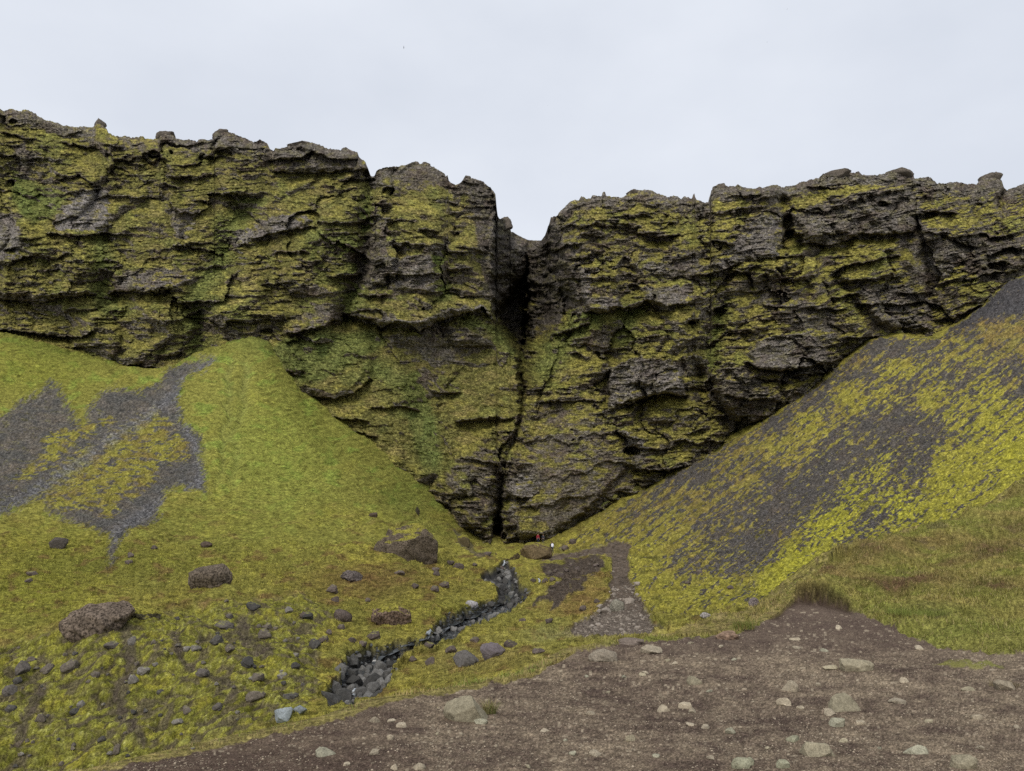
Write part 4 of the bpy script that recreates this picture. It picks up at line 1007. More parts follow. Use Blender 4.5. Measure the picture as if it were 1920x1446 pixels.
# --- stones on the dirt: x, base y, w, h, label
DST = [(877,1354,82,46,'largest rock on the dirt, grey-brown with a grass tuft at its side'),(902,1357,24,9,'small pale slab tucked against the tufted rock'),
 (1223,1226,40,17,'pale rounded rock on the back left part of the dirt'),(1605,1259,58,24,'pale pitted rock at the back of the dirt below the grass tongue'),
 (1557,1256,27,8,'flat pale stone left of the pitted rock'),(1481,1296,32,20,'pointed pale stone in the middle of the dirt'),(1470,1323,26,14,'pale wedge-shaped stone just below the pointed one'),
 (1577,1333,58,32,'large greenish-grey rock in the middle right of the dirt'),(1683,1319,30,9,'smooth flat oval stone right of the greenish-grey rock'),
 (1302,1284,28,16,'grey stone pair-like lump left of the middle of the dirt'),(1286,1329,27,12,'low pale stone below the grey lump on the dirt'),(1245,1335,24,13,'small chunky pale stone left of the low pale one'),
 (1535,1418,60,26,'big angular tan rock near the bottom edge, right of centre'),(1718,1414,40,16,'flat pale stone near the bottom edge, left of the corner rock'),(1809,1442,46,26,'rough grey rock at the bottom edge near the right corner'),
 (1488,1391,25,11,'flat greenish stone up and left of the big angular tan rock'),(1390,1441,34,18,'green-grey stone at the bottom edge, centre right'),(1404,1434,20,13,'slanted green-grey stone leaning on its bottom-edge neighbour'),
 (1468,1441,24,15,'greenish wedge stone at the bottom edge below the angular tan rock'),(1570,1363,28,16,'grey low stone just under the large greenish-grey rock'),
 (1369,1376,19,11,'rounded pale stone left of centre right in the lower dirt'),(610,1418,38,15,'long pale stone at the bottom left part of the dirt'),(753,1364,20,9,'pale stone between the tufted rock and the grass edge'),
 (702,1355,20,11,'pale stone close to the grass edge left of the tufted rock'),(1106,1341,20,7,'flat little pale stone right of the tufted rock'),(1832,1349,21,9,'oval pale stone far right on the dirt'),(1815,1295,24,8,'flat stone far right on the dirt near the grass'),
 (1695,1280,17,10,'small grey stone upper right on the dirt'),(1884,1294,36,17,'low earthy rock with dry grass near the right edge'),(785,1443,26,12,'pale stone at the bottom edge under the tufted rock'),(1182,1390,18,12,'pale grey stone low on the dirt, centre')]
SM = [(1298,1337,14,8),(1581,1392,17,8),(1613,1359,19,7),(1555,1342,20,12),(1323,1367,15,8),(1294,1361,14,5),(1332,1424,14,6),(1573,1180,14,8),(1490,1201,20,5),(1495,1217,17,5),(1545,1222,15,6),(1742,1355,14,6),(1838,1405,14,6),
 (1725,1219,18,8),(1295,1208,13,4),(1205,1267,14,5),(701,1415,18,9),(732,1387,13,9),(734,1354,15,5),(1022,1373,18,5),(1074,1416,14,6),(1117,1418,22,10),(739,1443,14,8),(865,1379,7,4),(1170,1271,8,5),(1376,1238,10,4),(1534,1286,10,5),
 (1330,1298,12,4),(1210,1264,14,5),(1252,1240,10,4),(1352,1214,10,4),(1420,1222,8,3),(1501,1330,14,5),(1265,1246,10,5),(1385,1236,8,4),(820,1378,6,4),(1440,1405,10,5),(1908,1366,12,6),(1650,1405,8,4),(1060,1390,8,4),(990,1440,10,6),
 (1230,1420,14,6),(650,1436,12,6),(930,1400,8,4),(1140,1300,8,4),(1100,1270,8,4)]
for i, (x, y, w_, h_, lb) in enumerate(DST):
    big = w_ > 38
    me = rock_mesh('stone', 700 + i, 5, 12, .42, .82, .10, .05, mat=MS_pale) if big else ANG[i % 12]
    c_ = C(132,124,102) if i in (0, 7, 14, 9) else (C(138,136,112) if i in (15, 16, 17, 18) else PALE())
    o = put_rock(me, 'stone', x, y, w_, h_ * 1.0, c_, .7, .42)
    tag(o, lb, 'stone')
for i, (x, y, w_, h_) in enumerate(SM):
    o = put_rock(ANG[(i * 5) % 12], 'stone', x, y, w_, h_ * 1.05, PALE(), .8, .38)
    tag(o, 'small pale stone, one of the many little ones strewn over the brown dirt', 'stone', 'small pale stones strewn over the dirt')

# --- stones of the mossy bank
BK = [(127,1262,32,20),(87,1263,28,16),(39,1265,26,22),(209,1218,26,13),(246,1210,15,13),(367,1221,22,11),(16,1305,28,18),(32,1283,16,10),(177,1270,16,10),(269,1267,22,12),(250,1282,18,14),(404,1210,26,16),(429,1226,18,12),(419,1180,34,14),
 (475,1145,26,14),(496,1200,28,16),(462,1252,26,18),(379,1270,24,14),(480,1316,34,16),(545,1310,28,14),(406,1332,18,12),(77,1354,18,14),(590,1217,22,16),(577,1162,20,12),(218,1415,16,14),(332,1362,20,10),(138,1342,20,10),(151,1328,14,10),
 (528,1272,18,10),(483,1276,22,12),(60,1240,16,8),(500,1180,18,10),(540,1150,16,10),(430,1160,14,8),(350,1340,18,12),(190,1392,14,10),(300,1300,14,8),(20,1335,20,12),(555,1255,16,10),(350,1222,12,8)]
for i, (x, y, w_, h_) in enumerate(BK):
    o = put_rock(BNK[i % 10], 'bank_stone', x, y, w_, h_, GREY(), .85, .3)
    tag(o, 'grey stone lodged in the yellow moss cushions of the lower left bank', 'stone', 'grey stones lodged in the moss of the lower left bank')
r_ = np.random.default_rng(5); nput = 0
while nput < 70:
    x = r_.uniform(0, 600); y = r_.uniform(1130, 1440)
    if not inside(np.array([x]), np.array([y]), BANK)[0]: continue
    s_w = r_.uniform(5, 11)
    o = put_rock(BNK[nput % 10], 'bank_stone', x, y, s_w, s_w * r_.uniform(.5, .8), GREY(), .85, .3)
    tag(o, 'grey stone lodged in the yellow moss cushions of the lower left bank', 'stone', 'grey stones lodged in the moss of the lower left bank'); nput += 1
# --- loose rocks in the valley grass
VR = [(1030,1078,12,8),(1042,1074,10,7),(1052,1082,14,9),(1062,1072,10,7),(1036,1090,12,8),(1022,1094,12,9),(1000,1092,11,8),(1070,1062,9,6),(1082,1068,9,6),(1046,1096,9,6),(833,1102,20,10),(815,1110,16,12),(860,1066,22,10),(845,1060,14,8),(778,1104,14,9),(748,1078,22,8),(690,1128,10,7),(622,1112,22,14),(628,1128,16,10),(570,1160,16,10),(700,1200,26,14),(760,1170,18,9),(818,1080,14,9),(817,1072,14,8),
 (805,1215,20,10),(845,1225,22,12),(890,1205,18,10),(775,1240,16,9),(806,1248,22,14),(640,1180,14,9),(605,1205,22,13),(660,1205,14,8),(616,1190,12,9),(680,1212,14,9),(958,1215,26,12),(1010,1225,24,10),(240,1058,14,8),(290,1030,12,7),(245,1045,14,9),
 (60,1080,20,8),(52,1092,14,7),(1093,1146,16,10),(940,1068,12,7),(915,1042,14,7),(890,1062,10,6),(1118,1062,12,6),(1312,1075,12,7),(1370,1105,12,7),(1460,1035,10,6),(1290,1095,12,6),(1120,1130,12,7),(1060,1032,14,9),(1075,1020,16,10),(1030,1168,14,8),(980,1165,14,7)]
for i, (x, y, w_, h_) in enumerate(VR):
    o = put_rock(BNK[(i * 3) % 10], 'field_stone', x, y, w_, h_, C(92,82,76) * random.uniform(.75, 1.25), .85, .28)
    tag(o, 'small brownish grey rock lying in the grass of the valley floor around the stream', 'stone', 'small rocks lying in the valley grass around the stream')
# --- stones on the footpath
for i in range(46):
    while True:
        x = r_.uniform(1090, 1222); y = r_.uniform(1060, 1185)
        if inside(np.array([x]), np.array([y]), PATH)[0] and (y > 1090 or r_.random() < .25): break
    s_w = r_.uniform(3.5, 8) * (.6 + (y - 1050) / 160)
    if i < 5: x, y, s_w = [(1136,1150,20),(1180,1132,20),(1150,1108,10),(1125,1140,12),(1195,1098,12)][i]
    o = put_rock(ANG[i % 12], 'path_stone', x, y, s_w, s_w * .55, C(138,128,116) * random.uniform(.8, 1.2), .85, .3)
    tag(o, 'pale loose stone lying on the rocky stretch of the footpath', 'stone', 'pale loose stones on the footpath')
# --- the stream's stones
bedj, bedi = np.nonzero((cls == 5) & (sdStr > .5))
pool = YY[bedj, bedi] < 27.5
cnt = 0; tries = 0; placed = []
while cnt < 292 and tries < 60000:
    tries += 1
    lo = cnt < 150
    q = int(r_.integers(len(bedj)))
    if bool(pool[q]) != lo: continue
    x = float(XX[bedj[q], bedi[q]]); y = float(YY[bedj[q], bedi[q]])
    m_ = (.34 if lo else .30 + .004 * (y - 27)) * (.5 + 1.2 * r_.random() ** 2)
    if any((x - a) ** 2 + (y - b) ** 2 < ((m_ + c_) * .40) ** 2 for a, b, c_ in placed): continue
    placed.append((x, y, m_))
    wpx = m_ * FOC / y
    o = put_rock(RND[cnt % 12], 'stream_stone', 0, 0, wpx, wpx * r_.uniform(.6, .85), C(100,98,94) * r_.choice([.4, .55, .75, 1.0, 1.3]), .9, .25,
                 rot=(r_.uniform(-.5, .5), r_.uniform(-.5, .5), r_.uniform(0, 6)), dv=(x, y, ground_z(x, y)))
    tag(o, 'wet dark grey stone piled in the lower pool of the stream bed' if lo else 'small dark grey stone piled in the upper narrow run of the stream bed', 'stone',
        'stones of the lower stream bed' if lo else 'stones of the upper stream bed')
    cnt += 1
print('stream stones', cnt)

# --- gravel: uncountable
def scatter_gravel(name, pts_w, sizes, cols, mat, label):
    base = np.array([[1,0,0],[0,1,0],[-1,0,0],[0,-1,0],[0,0,1],[0,0,-1]], float)
    fc = np.array([[0,1,4],[1,2,4],[2,3,4],[3,0,4],[1,0,5],[2,1,5],[3,2,5],[0,3,5]])
    n = len(pts_w); rr = np.random.default_rng(9)
    Vv = base[None] * (1 + rr.uniform(-.35, .35, (n, 6, 3)))
    Vv = Vv * sizes[:, None, None] * np.stack([rr.uniform(.7, 1.3, n), rr.uniform(.6, 1.1, n), rr.uniform(.35, .7, n)], -1)[:, None, :]
    th = rr.uniform(0, 6.28, n); c_, s_2 = np.cos(th), np.sin(th)
    x = Vv[..., 0] * c_[:, None] - Vv[..., 1] * s_2[:, None]; y = Vv[..., 0] * s_2[:, None] + Vv[..., 1] * c_[:, None]
    Vv = np.stack([x, y, Vv[..., 2]], -1) + pts_w[:, None, :]
    Fv = (fc[None] + (np.arange(n) * 6)[:, None, None]).reshape(-1, 3).astype(np.int32)
    o = mesh_from(name, Vv.reshape(-1, 3), Fv, mat, np.repeat(cols, 6, 0), smooth=False)
    tag(o, label, 'gravel', kind='stuff'); return o

def sample_ground(n, jlo, jhi, cond, rg):
    """random ground vertices (bearing/log-distance grid), jittered"""
    j = rg.integers(jlo, jhi, n); i = rg.integers(40, NI - 40, n)
    k_ = cond[j, i]
    j = j[k_]; i = i[k_]
    fi = rg.random(len(j)); fj = rg.random(len(j))
    x = XX[j, i] * (1 - fi) + XX[j, i + 1] * fi; y = YY[j, i] * (1 - fj) + YY[j + 1, i] * fj
    z = Z[j, i] * (1 - fi) + Z[j, i + 1] * fi
    z = (Z[j, i] * (1 - fi) + Z[j, i + 1] * fi) * (1 - fj) + (Z[j + 1, i] * (1 - fi) + Z[j + 1, i + 1] * fi) * fj
    return np.stack([x, y, z], -1), j, i

J = lambda d: int(np.searchsorted(LY, math.log(d)))
rg = np.random.default_rng(21)
M_grav, nt_, b_ = new_mat('loose gravel'); vc_ = nt_.nodes.new('ShaderNodeVertexColor'); vc_.layer_name = 'Col'; nt_.links.new(vc_.outputs[0], b_.inputs['Base Color'])
P_, j_, i_ = sample_ground(60000, J(4.6), J(17), (cls == 7) & (sdDirt > 3), rg)
keep = rg.random(len(P_)) < sm(-.5, .5, fbm(P_[:, 0] / .8, P_[:, 1] / .8, 3, 400)) * .9 + .1
P_ = P_[keep]
sz = (.0035 + .007 * rg.random(len(P_)) ** 4 * 1.6) * (P_[:, 1] / 7) ** .4
cg = C(150,136,116)[None] * rg.uniform(.45, 1.35, len(P_))[:, None] * np.array([1, 1, 1])[None]
scatter_gravel('gravel', P_ + [0, 0, .002], sz, cg, M_grav, 'fine pale gravel spread over the brown dirt')
P_, j_, i_ = sample_ground(200000, J(18), J(45), (cls == 5) | ((cls == 4) & (PYg > 1085) & (rg.random(cls.shape) < .12)), rg)
sz = .045 * rg.uniform(.4, 1.6, len(P_)) ** 1.5 * (P_[:, 1] / 25)
ispath = (cls[j_, i_] if len(j_) else 0) 
cg = np.where((cls[j_, i_] == 5)[:, None], C(74,76,76)[None], C(120,110,98)[None]) * rg.uniform(.5, 1.4, len(P_))[:, None]
scatter_gravel('stream_gravel', P_, sz, cg, M_grav, 'small grey rubble between the stones of the stream and the path')
P_, j_, i_ = sample_ground(260000, J(40), J(150), ((cls == 2) & (mR2 < .3)) | ((cls == 1) & (mMoss < .3)), rg)
P_ = P_[:26000]; sz = .06 * rg.uniform(.4, 1.5, len(P_)) ** 1.5 * (P_[:, 1] / 70)
scatter_gravel('scree_rubble', P_, sz, C(92,88,88)[None] * rg.uniform(.6, 1.6, len(P_))[:, None], M_grav, 'loose dark rubble on the bare strips of the scree slopes')

# ================================================================ GRASS
def blades(name, P, h, lean, cols, wdt, label, mat):
    n = len(P); rr = np.random.default_rng(31)
    th = rr.uniform(0, 6.28, n); dx, dy = np.cos(th), np.sin(th)
    px_, py_ = -dy, dx
    ln = lean * rr.uniform(.2, 1.3, n)
    V_ = np.zeros((n, 5, 3))
    for k_, (f, wf) in enumerate([(0, 1), (0, -1), (.55, .7), (.55, -.7), (1, 0)]):
        off = f ** 1.8 * ln * h
        V_[:, k_, 0] = P[:, 0] + dx * off + px_ * wdt * wf
        V_[:, k_, 1] = P[:, 1] + dy * off + py_ * wdt * wf
        V_[:, k_, 2] = P[:, 2] - .01 + f * h * np.sqrt(np.maximum(1 - (ln * f) ** 2 * .35, .3))
    b_ = (np.arange(n) * 5)[:, None]
    q = (b_ + np.array([[0, 1, 3, 2]])).astype(np.int32); t_ = (b_ + np.array([[2, 3, 4]])).astype(np.int32)
    o = mesh_from(name, V_.reshape(-1, 3), [q, t_], mat, np.repeat(cols, 5, 0), smooth=True)
    tag(o, label, 'grass', kind='stuff'); return o
M_bl, nt_, b_ = new_mat('grass blades'); vc_ = nt_.nodes.new('ShaderNodeVertexColor'); vc_.layer_name = 'Col'; nt_.links.new(vc_.outputs[0], b_.inputs['Base Color'])
b_.inputs['Roughness'].default_value = .7
tuftn = lambda P, s, seed: fbm(P[:, 0] / s, P[:, 1] / s, 3, seed)
# right bank turf
P_, j_, i_ = sample_ground(520000, J(9.5), J(31), (cls == 6), rg)
tn = tuftn(P_, .35, 410) * .6 + tuftn(P_, 1.3, 411) * .6
k_ = rg.random(len(P_)) < .45 + tn; P_ = P_[k_][:170000]; tn = tn[k_][:170000]; jj_, ii_ = j_[k_][:170000], i_[k_][:170000]
cb = colv[jj_, ii_] * rg.uniform(.65, 1.5, len(P_))[:, None]
st_ = rg.random(len(P_)) < .22; cb[st_] = C(158,142,92) * rg.uniform(.7, 1.2, st_.sum())[:, None]
hh = (.035 + .07 * np.clip(.4 + tn, 0, 1.2)) * rg.uniform(.6, 1.4, len(P_)) * sm(8, 16, P_[:, 1] + 3)
blades('grass_turf', P_, hh, .9, cb, .0035 * (P_[:, 1] / 12), 'short green and straw turf covering the right hand bank', M_bl)
# fringe along the dirt edge
P_, j_, i_ = sample_ground(900000, J(5), J(22), (np.abs(SD + .35) < .75) & (cls != 7) & ((cls != 6)), rg)
tn = tuftn(P_, .5, 420); k_ = rg.random(len(P_)) < .03 + .16 * np.maximum(tn + .0, 0) + .45 * np.exp(-((P_[:, 1] - 10.2) / 1.0) ** 2)
P_ = P_[k_][:60000]; tn = tn[k_][:60000]
gy = rg.random(len(P_)) < .5 + tuftn(P_, 1.2, 421)
cb = np.where(gy[:, None], C(164,144,92)[None], C(122,134,58)[None]) * rg.uniform(.6, 1.35, len(P_))[:, None]
hh = (.03 + .13 * np.clip(tn + .3, 0, 1) * (.25 + .75 * np.exp(-((P_[:, 1] - 10.3) / 1.3) ** 2))) * rg.uniform(.5, 1.3, len(P_))
blades('edge_grass', P_, hh, .8, cb, .003 * (P_[:, 1] / 9), 'dry straw and green grass fringing the edge of the dirt', M_bl)
# valley floor tussocks
P_, j_, i_ = sample_ground(900000, J(16), J(60), ((cls == 0)) | ((cls == 3) & (rg.random(cls.shape) < .35)), rg)
P_ = P_[:170000]; jj_, ii_ = j_[:170000], i_[:170000]
tn = tuftn(P_, 1.0, 430); cb = colv[jj_, ii_] * rg.uniform(.6, 1.55, len(P_))[:, None]
hh = (.03 + .10 * np.clip(tn + .3, 0, 1)) * rg.uniform(.6, 1.4, len(P_)) * (P_[:, 1] / 25) ** .5
blades('valley_grass', P_, hh, 1.0, cb, .005 * (P_[:, 1] / 20), 'yellow green grass and moss tussocks over the valley floor', M_bl)
# tuft beside the big stone
x0, y0, z0 = hit(918, 1338)
def tuft(x, y, z, n, rad, h, cols, label):
    a_ = rg.uniform(0, 6.28, n); r2_ = rad * np.sqrt(rg.random(n))
    P = np.stack([x + r2_ * np.cos(a_), y + r2_ * np.sin(a_), np.full(n, z)], -1)
    cc_ = np.array([cols[k] for k in rg.integers(0, len(cols), n)]) * rg.uniform(.7, 1.3, n)[:, None]
    o = blades('grass_tuft', P, h * rg.uniform(.5, 1.2, n), .9, cc_, .002, label, M_bl); o['kind'] = ''
    del o['kind']; o['category'] = 'grass tuft'
    return o
tuft(x0, y0, z0, 260, .07, .15, [C(150,136,92), C(110,118,60), C(130,122,80)], 'dry grass tuft growing at the right side of the largest rock on the dirt')
x0, y0, z0 = hit(1885, 1288)
tuft(x0, y0, z0, 260, .16, .08, [C(140,126,92), C(100,92,64)], 'dry low tuft on the earthy rock near the right edge of the dirt')
x0, y0, z0 = hit(1395, 1178)
tuft(x0, y0, z0, 500, .22, .20, [C(110,118,50), C(90,104,44), C(140,124,70)], 'green grass tuft at the dirt edge left of the grass lip')
x0, y0, z0 = hit(1720, 1150)
tuft(x0, y0, z0, 1500, .6, .12, [C(112,122,54), C(120,126,58)], 'patch of taller bright green grass on the right bank')

# ================================================================ WATER
mw, ntw, bw = new_mat('stream water'); bw.inputs['Base Color'].default_value = (.05, .055, .055, 1); bw.inputs['Roughness'].default_value = .12
bw.inputs['Specular IOR Level'].default_value = .5
nw = N(ntw, 'ShaderNodeTexNoise', Scale=5.0, Detail=3.0); bpw = N(ntw, 'ShaderNodeBump', Strength=.5, Distance=.05); ntw.links.new(nw.outputs['Fac'], bpw.inputs['Height']); ntw.links.new(bpw.outputs[0], bw.inputs['Normal'])
mf, ntf, bf = new_mat('white water'); bf.inputs['Roughness'].default_value = .4
nf_ = N(ntf, 'ShaderNodeTexNoise', Scale=9.0, Detail=4.0); rf = ntf.nodes.new('ShaderNodeValToRGB'); rf.color_ramp.elements[0].color = (.22, .24, .25, 1); rf.color_ramp.elements[1].color = (.55, .58, .60, 1)
rf.color_ramp.elements[0].position = .38; rf.color_ramp.elements[1].position = .55
ntf.links.new(nf_.outputs['Fac'], rf.inputs[0]); ntf.links.new(rf.outputs[0], bf.inputs['Base Color'])
def ribbon(name, line, wpx, mat, lift):
    Vv = []; Fv = []
    pts_ = []
    for a_, b_2 in zip(line[:-1], line[1:]):
        for t_ in np.linspace(0, 1, 7)[:-1]: pts_.append((a_[0] + (b_2[0] - a_[0]) * t_, a_[1] + (b_2[1] - a_[1]) * t_))
    pts_.append(line[-1])
    for q, (x, y) in enumerate(pts_):
        X_, Y_, Z_ = hit(x, y); wm = wpx * Y_ / FOC * .5 * (1 + .4 * math.sin(q * 1.7))
        for s_3 in (-1, -.33, .33, 1):
            Vv.append((X_ + s_3 * wm, Y_ + .1 * s_3 * wm, Z_ + lift - .03 * abs(s_3)))
    for q in range(len(pts_) - 1):
        for c_ in range(3): Fv.append((q * 4 + c_, q * 4 + c_ + 1, q * 4 + 5 + c_, q * 4 + 4 + c_))
    o = mesh_from(name, Vv, np.array(Fv, np.int32), mat); tag(o, kind='structure'); return o
ribbon('water', [(640,1308),(680,1270),(710,1235),(760,1212),(800,1197),(850,1172),(900,1150),(950,1130),(960,1105),(945,1080),(946,1058)], 13, mw, .05)
ribbon('cascade', [(661,1314),(664,1302),(666,1296)], 5, mf, .16)
ribbon('cascade', [(943,1063),(946,1059),(945,1056)], 3, mf, .15)
ribbon('cascade', [(1011,1096),(1012,1092),(1010,1088)], 2.6, mf, .15)
ribbon('cascade', [(800,1198),(804,1194),(808,1190)], 4, mf, .2)

# ================================================================ HIKERS
def skin_graph(name, V_, E_, R_, mat, parent=None, sub=2):
    me = bpy.data.meshes.new(name); me.from_pydata([tuple(v) for v in V_], [tuple(e) for e in E_], []); me.update()
    o = bpy.data.objects.new(name, me); COL.objects.link(o)
    md = o.modifiers.new('skin', 'SKIN'); md.use_smooth_shade = True
    if not me.skin_vertices: me.skin_vertices.new() if hasattr(me.skin_vertices, 'new') else None
    sv = me.skin_vertices[0].data
    for q, r2_ in enumerate(R_): sv[q].radius = (r2_, r2_) if not isinstance(r2_, tuple) else r2_; sv[q].use_root = (q == 0)
    s_4 = o.modifiers.new('sub', 'SUBSURF'); s_4.levels = sub; s_4.render_levels = sub
    if mat: me.materials.append(mat)
    if parent: o.parent = parent
    return o
def cloth(name, rgb, scale=14):
    m, nt, b = new_mat(name); n_ = N(nt, 'ShaderNodeTexNoise', Scale=scale, Detail=3.0)
    r_2 = nt.nodes.new('ShaderNodeValToRGB'); c0 = C(*rgb)
    r_2.color_ramp.elements[0].color = (*[float(v) * .7 for v in c0], 1); r_2.color_ramp.elements[1].color = (*[float(v) * 1.25 for v in c0], 1)
    nt.links.new(n_.outputs['Fac'], r_2.inputs[0]); nt.links.new(r_2.outputs[0], b.inputs['Base Color']); return m
M_skin = cloth('skin', (190,150,126), 30); M_hair = cloth('hair', (60,46,36), 40)
def hiker(x, y, z, face, jacket, trousers, label, step=.12, lean=.03, pack=None, k=1.0, armf=.1):
    V_ = []; E_ = []; R_ = []
    def add(p, r2_, frm=None):
        V_.append(p); R_.append(r2_)
        if frm is not None: E_.append((frm, len(V_) - 1))
        return len(V_) - 1
    pel = add((0, 0, .95), (.14, .10)); wst = add((0, lean * .3, 1.10), (.125, .09), pel); ch = add((0, lean, 1.32), (.165, .11), wst)
    nb = add((0, lean * 1.1, 1.47), (.06, .06), ch); nk = add((0, lean * 1.2, 1.53), .05, nb)
    hd = add((0, lean * 1.3 - .01, 1.60), (.072, .085), nk); hc = add((0, lean * 1.3, 1.67), (.078, .095), hd); ht = add((0, lean * 1.3 + .01, 1.73), (.06, .07), hc)
    ns_ = add((0, lean * 1.3 - .105, 1.635), .012, hd)
    feet = []; hands = []
    for s_5 in (-1, 1):
        hp = add((s_5 * .09, 0, .90), .095, pel); kn = add((s_5 * .10, -s_5 * step * .5 - .02, .50), .058, hp); an = add((s_5 * .10, -s_5 * step, .09), .036, kn)
        he = add((s_5 * .10, -s_5 * step - .02, .04), .035, an); to = add((s_5 * .11, -s_5 * step - .17, .03), .028, he); feet.append((he, to, kn, an, hp))
        sh = add((s_5 * .18, lean, 1.41), .058, ch); el = add((s_5 * .25, lean + .02, 1.13), .042, sh); wr_ = add((s_5 * .25, lean - armf, .89), .026, el)
        pm = add((s_5 * .25, lean - armf - .03, .82), (.018, .036), wr_)
        for f_ in range(4):
            b1 = add((s_5 * .25, lean - armf - .055 + f_ * .02, .775 - .004 * (1 - abs(f_ - 1.5))), .009, pm)
            b2 = add((s_5 * .245, lean - armf - .058 + f_ * .02, .745 - (.008, .014, .010, 0)[f_]), .008, b1)
            add((s_5 * .236, lean - armf - .055 + f_ * .019, .722 - (.008, .014, .010, 0)[f_]), .007, b2)
        t1 = add((s_5 * .238, lean - armf - .075, .815), .010, pm); add((s_5 * .228, lean - armf - .092, .785), .008, t1)
    o = skin_graph('person', V_, E_, R_, M_skin)
    # children: jacket, trousers, boots, hair (a little outside the body)
    def sub_graph(nm, idx, grow, mat, edges=None):
        mp_ = {v: q for q, v in enumerate(idx)}
        es = [(mp_[a_], mp_[b_3]) for a_, b_3 in E_ if a_ in mp_ and b_3 in mp_]
        rs = [tuple(q + grow for q in (R_[v] if isinstance(R_[v], tuple) else (R_[v], R_[v]))) for v in idx]
        return skin_graph(nm, [V_[v] for v in idx], es, rs, mat, o, 2)
    arms = []
    for a_, b_3 in E_:
        pass
    idx_arm = [v for v in range(len(V_)) if abs(V_[v][0]) > .17 and V_[v][2] > .87 and V_[v][2] < 1.45]
    sub_graph('jacket', [pel, wst, ch, nb] + idx_arm, .022, jacket)
    leg = [v for f_ in feet for v in (f_[4], f_[2], f_[3])]
    sub_graph('trousers', [pel] + leg, .016, trousers)
    for f_ in feet: sub_graph('boot', [f_[0], f_[1]], .014, M_boot)
    skin_graph('hair', [(0, lean * 1.3 + .02, 1.70), (0, lean * 1.3 + .04, 1.64), (0, lean * 1.3, 1.745)], [(0, 1), (0, 2)], [(.08, .088), (.07, .07), (.06, .07)], M_hair, o, 2)
    if pack:
        bm = bmesh.new(); bmesh.ops.create_cube(bm, size=1)
        bmesh.ops.bevel(bm, geom=bm.edges[:], offset=.18, segments=3, affect='EDGES')
        for v in bm.verts: v.co = Vector((v.co.x * .34, v.co.y * .22 + .22 + lean, v.co.z * .50 + 1.20))
        me = bpy.data.meshes.new('backpack'); bm.to_mesh(me); bm.free(); me.materials.append(pack)
        p_ = bpy.data.objects.new('backpack', me); COL.objects.link(p_); p_.parent = o
    o.location = (x, y, z); o.rotation_euler = (0, 0, face); o.scale = (k, k, k)
    tag(o, label, 'person'); return o
M_boot = cloth('boots', (52,46,42)); M_red = cloth('red jacket', (140,40,54)); M_navy = cloth('navy trousers', (44,48,66)); M_blk = cloth('dark jacket', (56,60,70)); M_white = cloth('white pack', (236,236,246)); M_gtr = cloth('grey trousers', (70,70,74))
def stand(px, Y):
    a_, _ = az_ratio(px, 1020); x = float(a_ * Y); return x, Y, ground_z(x, Y)
x, y, z = stand(1009, 133.5); zt = at(1009, 1020, 133.5)[2]; hiker(x, y, max(z, zt), .4, M_red, M_navy, 'person in a red jacket and dark trousers standing behind the boulder at the gorge mouth', k=1.02)
x, y, z = stand(1018.5, 134); hiker(x, y, max(z, zt), math.pi + .3, M_blk, M_gtr, 'person in dark clothes standing right beside the person in the red jacket', k=.98)
x, y, z = stand(1035, 112); zt2 = at(1035, 1037, 112)[2]; hiker(x, y, max(z, zt2 - .1), math.pi + .25, M_blk, M_navy, 'person in dark clothes carrying a bright white pack, walking up the path to the gorge', step=.2, lean=-.05, pack=M_white, k=1.0)

# ================================================================ BIRDS
M_bird = cloth('dark feathers', (44,46,54)); M_gull = cloth('grey feathers', (150,154,162))
def bird(px, py, Y, span, roll, yaw, mat, label):
    bm = bmesh.new(); bmesh.ops.create_uvsphere(bm, u_segments=12, v_segments=8, radius=1)
    for v in bm.verts:
        t_ = v.co.y; v.co = Vector((v.co.x * .09 * (1 - .35 * abs(t_)), v.co.y * .30, v.co.z * .08 * (1 - .3 * abs(t_)) + .02 * t_))
    me = bpy.data.meshes.new('bird'); bm.to_mesh(me); bm.free(); me.materials.append(mat)
    for p in me.polygons: p.use_smooth = True
    o = bpy.data.objects.new('bird', me); COL.objects.link(o)
    for s_6 in (-1, 1):
        Vv = [(0, .10, .02), (0, -.12, .02), (s_6 * .4, .14, .10), (s_6 * .4, -.08, .10), (s_6 * .8, .06, .09), (s_6 * .8, -.07, .09), (s_6 * 1.0, -.06, .05)]
        Vv = Vv + [(a_, b_4, c_ - .02) for a_, b_4, c_ in Vv]
        Fv = [(0, 1, 3, 2), (2, 3, 5, 4), (4, 5, 6), (7, 9, 10, 8), (9, 11, 12, 10), (11, 13, 12), (0, 2, 9, 7), (2, 4, 11, 9), (4, 6, 13, 11), (1, 8, 10, 3), (3, 10, 12, 5), (5, 12, 13, 6)]
        mw_ = bpy.data.meshes.new('wing'); mw_.from_pydata(Vv, [], Fv); mw_.materials.append(mat); mw_.update()
        wo = bpy.data.objects.new('wing', mw_); COL.objects.link(wo); wo.parent = o
    mt_ = bpy.data.meshes.new('tail'); mt_.from_pydata([(-.03, -.26, 0), (.03, -.26, 0), (.09, -.46, 0), (-.09, -.46, 0), (-.03, -.26, .015), (.03, -.26, .015), (.09, -.46, .01), (-.09, -.46, .01)], [],
        [(0, 1, 2, 3), (4, 7, 6, 5), (0, 4, 5, 1), (1, 5, 6, 2), (2, 6, 7, 3), (3, 7, 4, 0)]); mt_.materials.append(mat); mt_.update()
    to = bpy.data.objects.new('tail', mt_); COL.objects.link(to); to.parent = o
    o.location = at(px, py, Y); o.rotation_euler = (.0, roll, yaw); o.scale = (span / 2,) * 3
    tag(o, label, 'bird'); return o
bird(757, 89, 120, .68, math.radians(84), math.radians(70), M_bird, 'dark bird banking steeply in the sky above the left cliff')
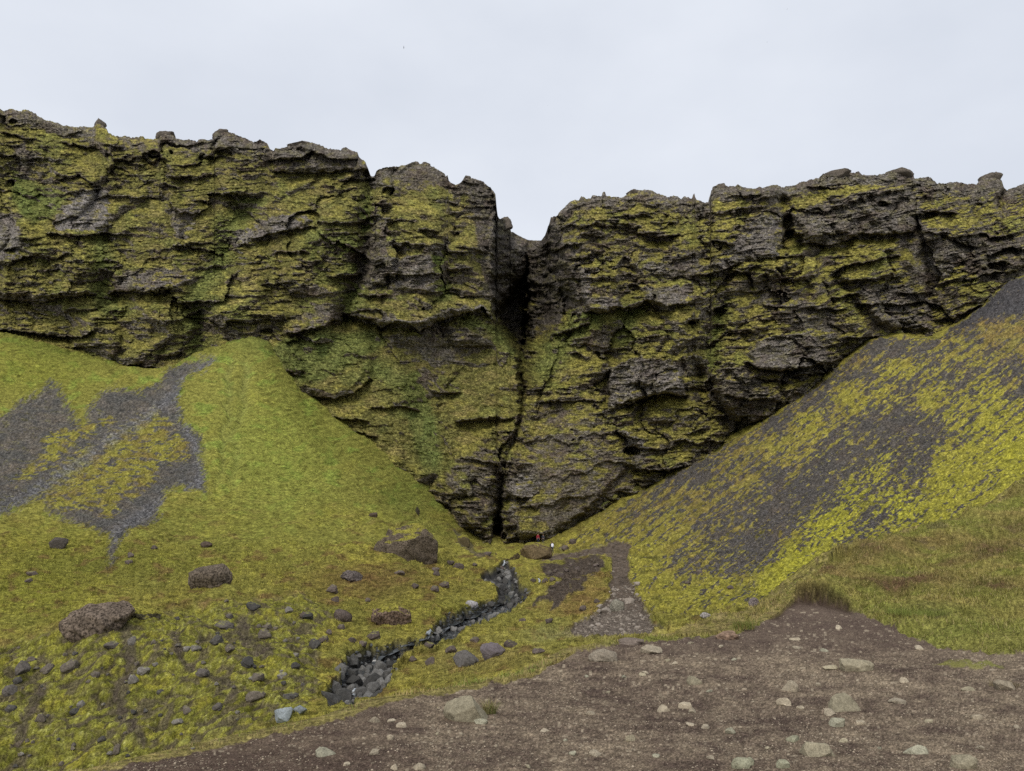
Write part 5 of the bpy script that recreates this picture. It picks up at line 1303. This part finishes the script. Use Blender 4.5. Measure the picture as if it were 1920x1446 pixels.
bird(1438, 79, 150, .5, math.radians(-40), math.radians(10), M_gull, 'tiny pale bird gliding in the sky above the right cliff, the lower of two')
bird(1476, 17, 150, .5, math.radians(-32), math.radians(10), M_gull, 'tiny pale bird gliding near the top edge of the sky, the upper of two')
bird(1027, 198, 190, .32, math.radians(15), math.radians(40), M_gull, 'minute pale bird high above the gorge between the cliffs')
# ================================================================ SKY, LIGHT, CAMERA
w = bpy.data.worlds.new("World"); scene.world = w; w.use_nodes = True
nt = w.node_tree; L = nt.links
bg = nt.nodes['Background']
SUN_EL, SUN_AZ = math.radians(42), math.radians(200)   # azimuth from +Y clockwise: behind the viewer, to the left
sk = nt.nodes.new('ShaderNodeTexSky'); sk.sky_type = 'NISHITA'; sk.sun_disc = False
sk.sun_elevation = SUN_EL; sk.sun_rotation = SUN_AZ
tc = nt.nodes.new('ShaderNodeTexCoord'); mp = nt.nodes.new('ShaderNodeMapping'); mp.inputs['Scale'].default_value = (1, 1, 1.8)
ns = N(nt, 'ShaderNodeTexNoise', Scale=2.2, Detail=5.0, Roughness=.5)
L.new(tc.outputs['Generated'], mp.inputs[0]); L.new(mp.outputs[0], ns.inputs['Vector'])
cr = nt.nodes.new('ShaderNodeValToRGB')
cr.color_ramp.elements[0].position = .36; cr.color_ramp.elements[0].color = (*[float(v) for v in lin((222,228,239))], 1)
cr.color_ramp.elements[1].position = .64; cr.color_ramp.elements[1].color = (*[float(v) for v in lin((237,242,251))], 1)
L.new(ns.outputs['Fac'], cr.inputs[0])
s1_ = N(nt, 'ShaderNodeVectorMath', _operation='SCALE'); s1_.inputs['Scale'].default_value = .10; L.new(sk.outputs[0], s1_.inputs[0])
mxn = nt.nodes.new('ShaderNodeMix'); mxn.data_type = 'RGBA'; mxn.inputs['Factor'].default_value = .94
L.new(s1_.outputs[0], mxn.inputs['A']); L.new(cr.outputs[0], mxn.inputs['B'])
L.new(mxn.outputs['Result'], bg.inputs['Color']); bg.inputs['Strength'].default_value = 1.0
sd = bpy.data.lights.new('sun', 'SUN'); sd.energy = 1.9; sd.angle = math.radians(30); sd.color = (1, .94, .86)
so = bpy.data.objects.new('sun', sd); COL.objects.link(so)
dv = Vector((math.sin(SUN_AZ) * math.cos(SUN_EL), math.cos(SUN_AZ) * math.cos(SUN_EL), math.sin(SUN_EL)))
so.rotation_euler = (-dv).to_track_quat('-Z', 'Y').to_euler()
cam = bpy.data.cameras.new('camera'); co = bpy.data.objects.new('camera', cam); COL.objects.link(co)
cam.sensor_width = 36; cam.sensor_fit = 'HORIZONTAL'; cam.lens = 36 * FOC / 1920; cam.clip_end = 2000; cam.clip_start = .05
co.location = EYE; co.rotation_euler = (math.pi / 2 + PITCH, 0, 0)
scene.camera = co
scene.view_settings.view_transform = 'Standard'; scene.view_settings.look = 'None'; scene.view_settings.exposure = 0
scene.render.engine = 'CYCLES'
scene.cycles.max_bounces = 5; scene.cycles.diffuse_bounces = 3

scene.cycles.use_denoising = False
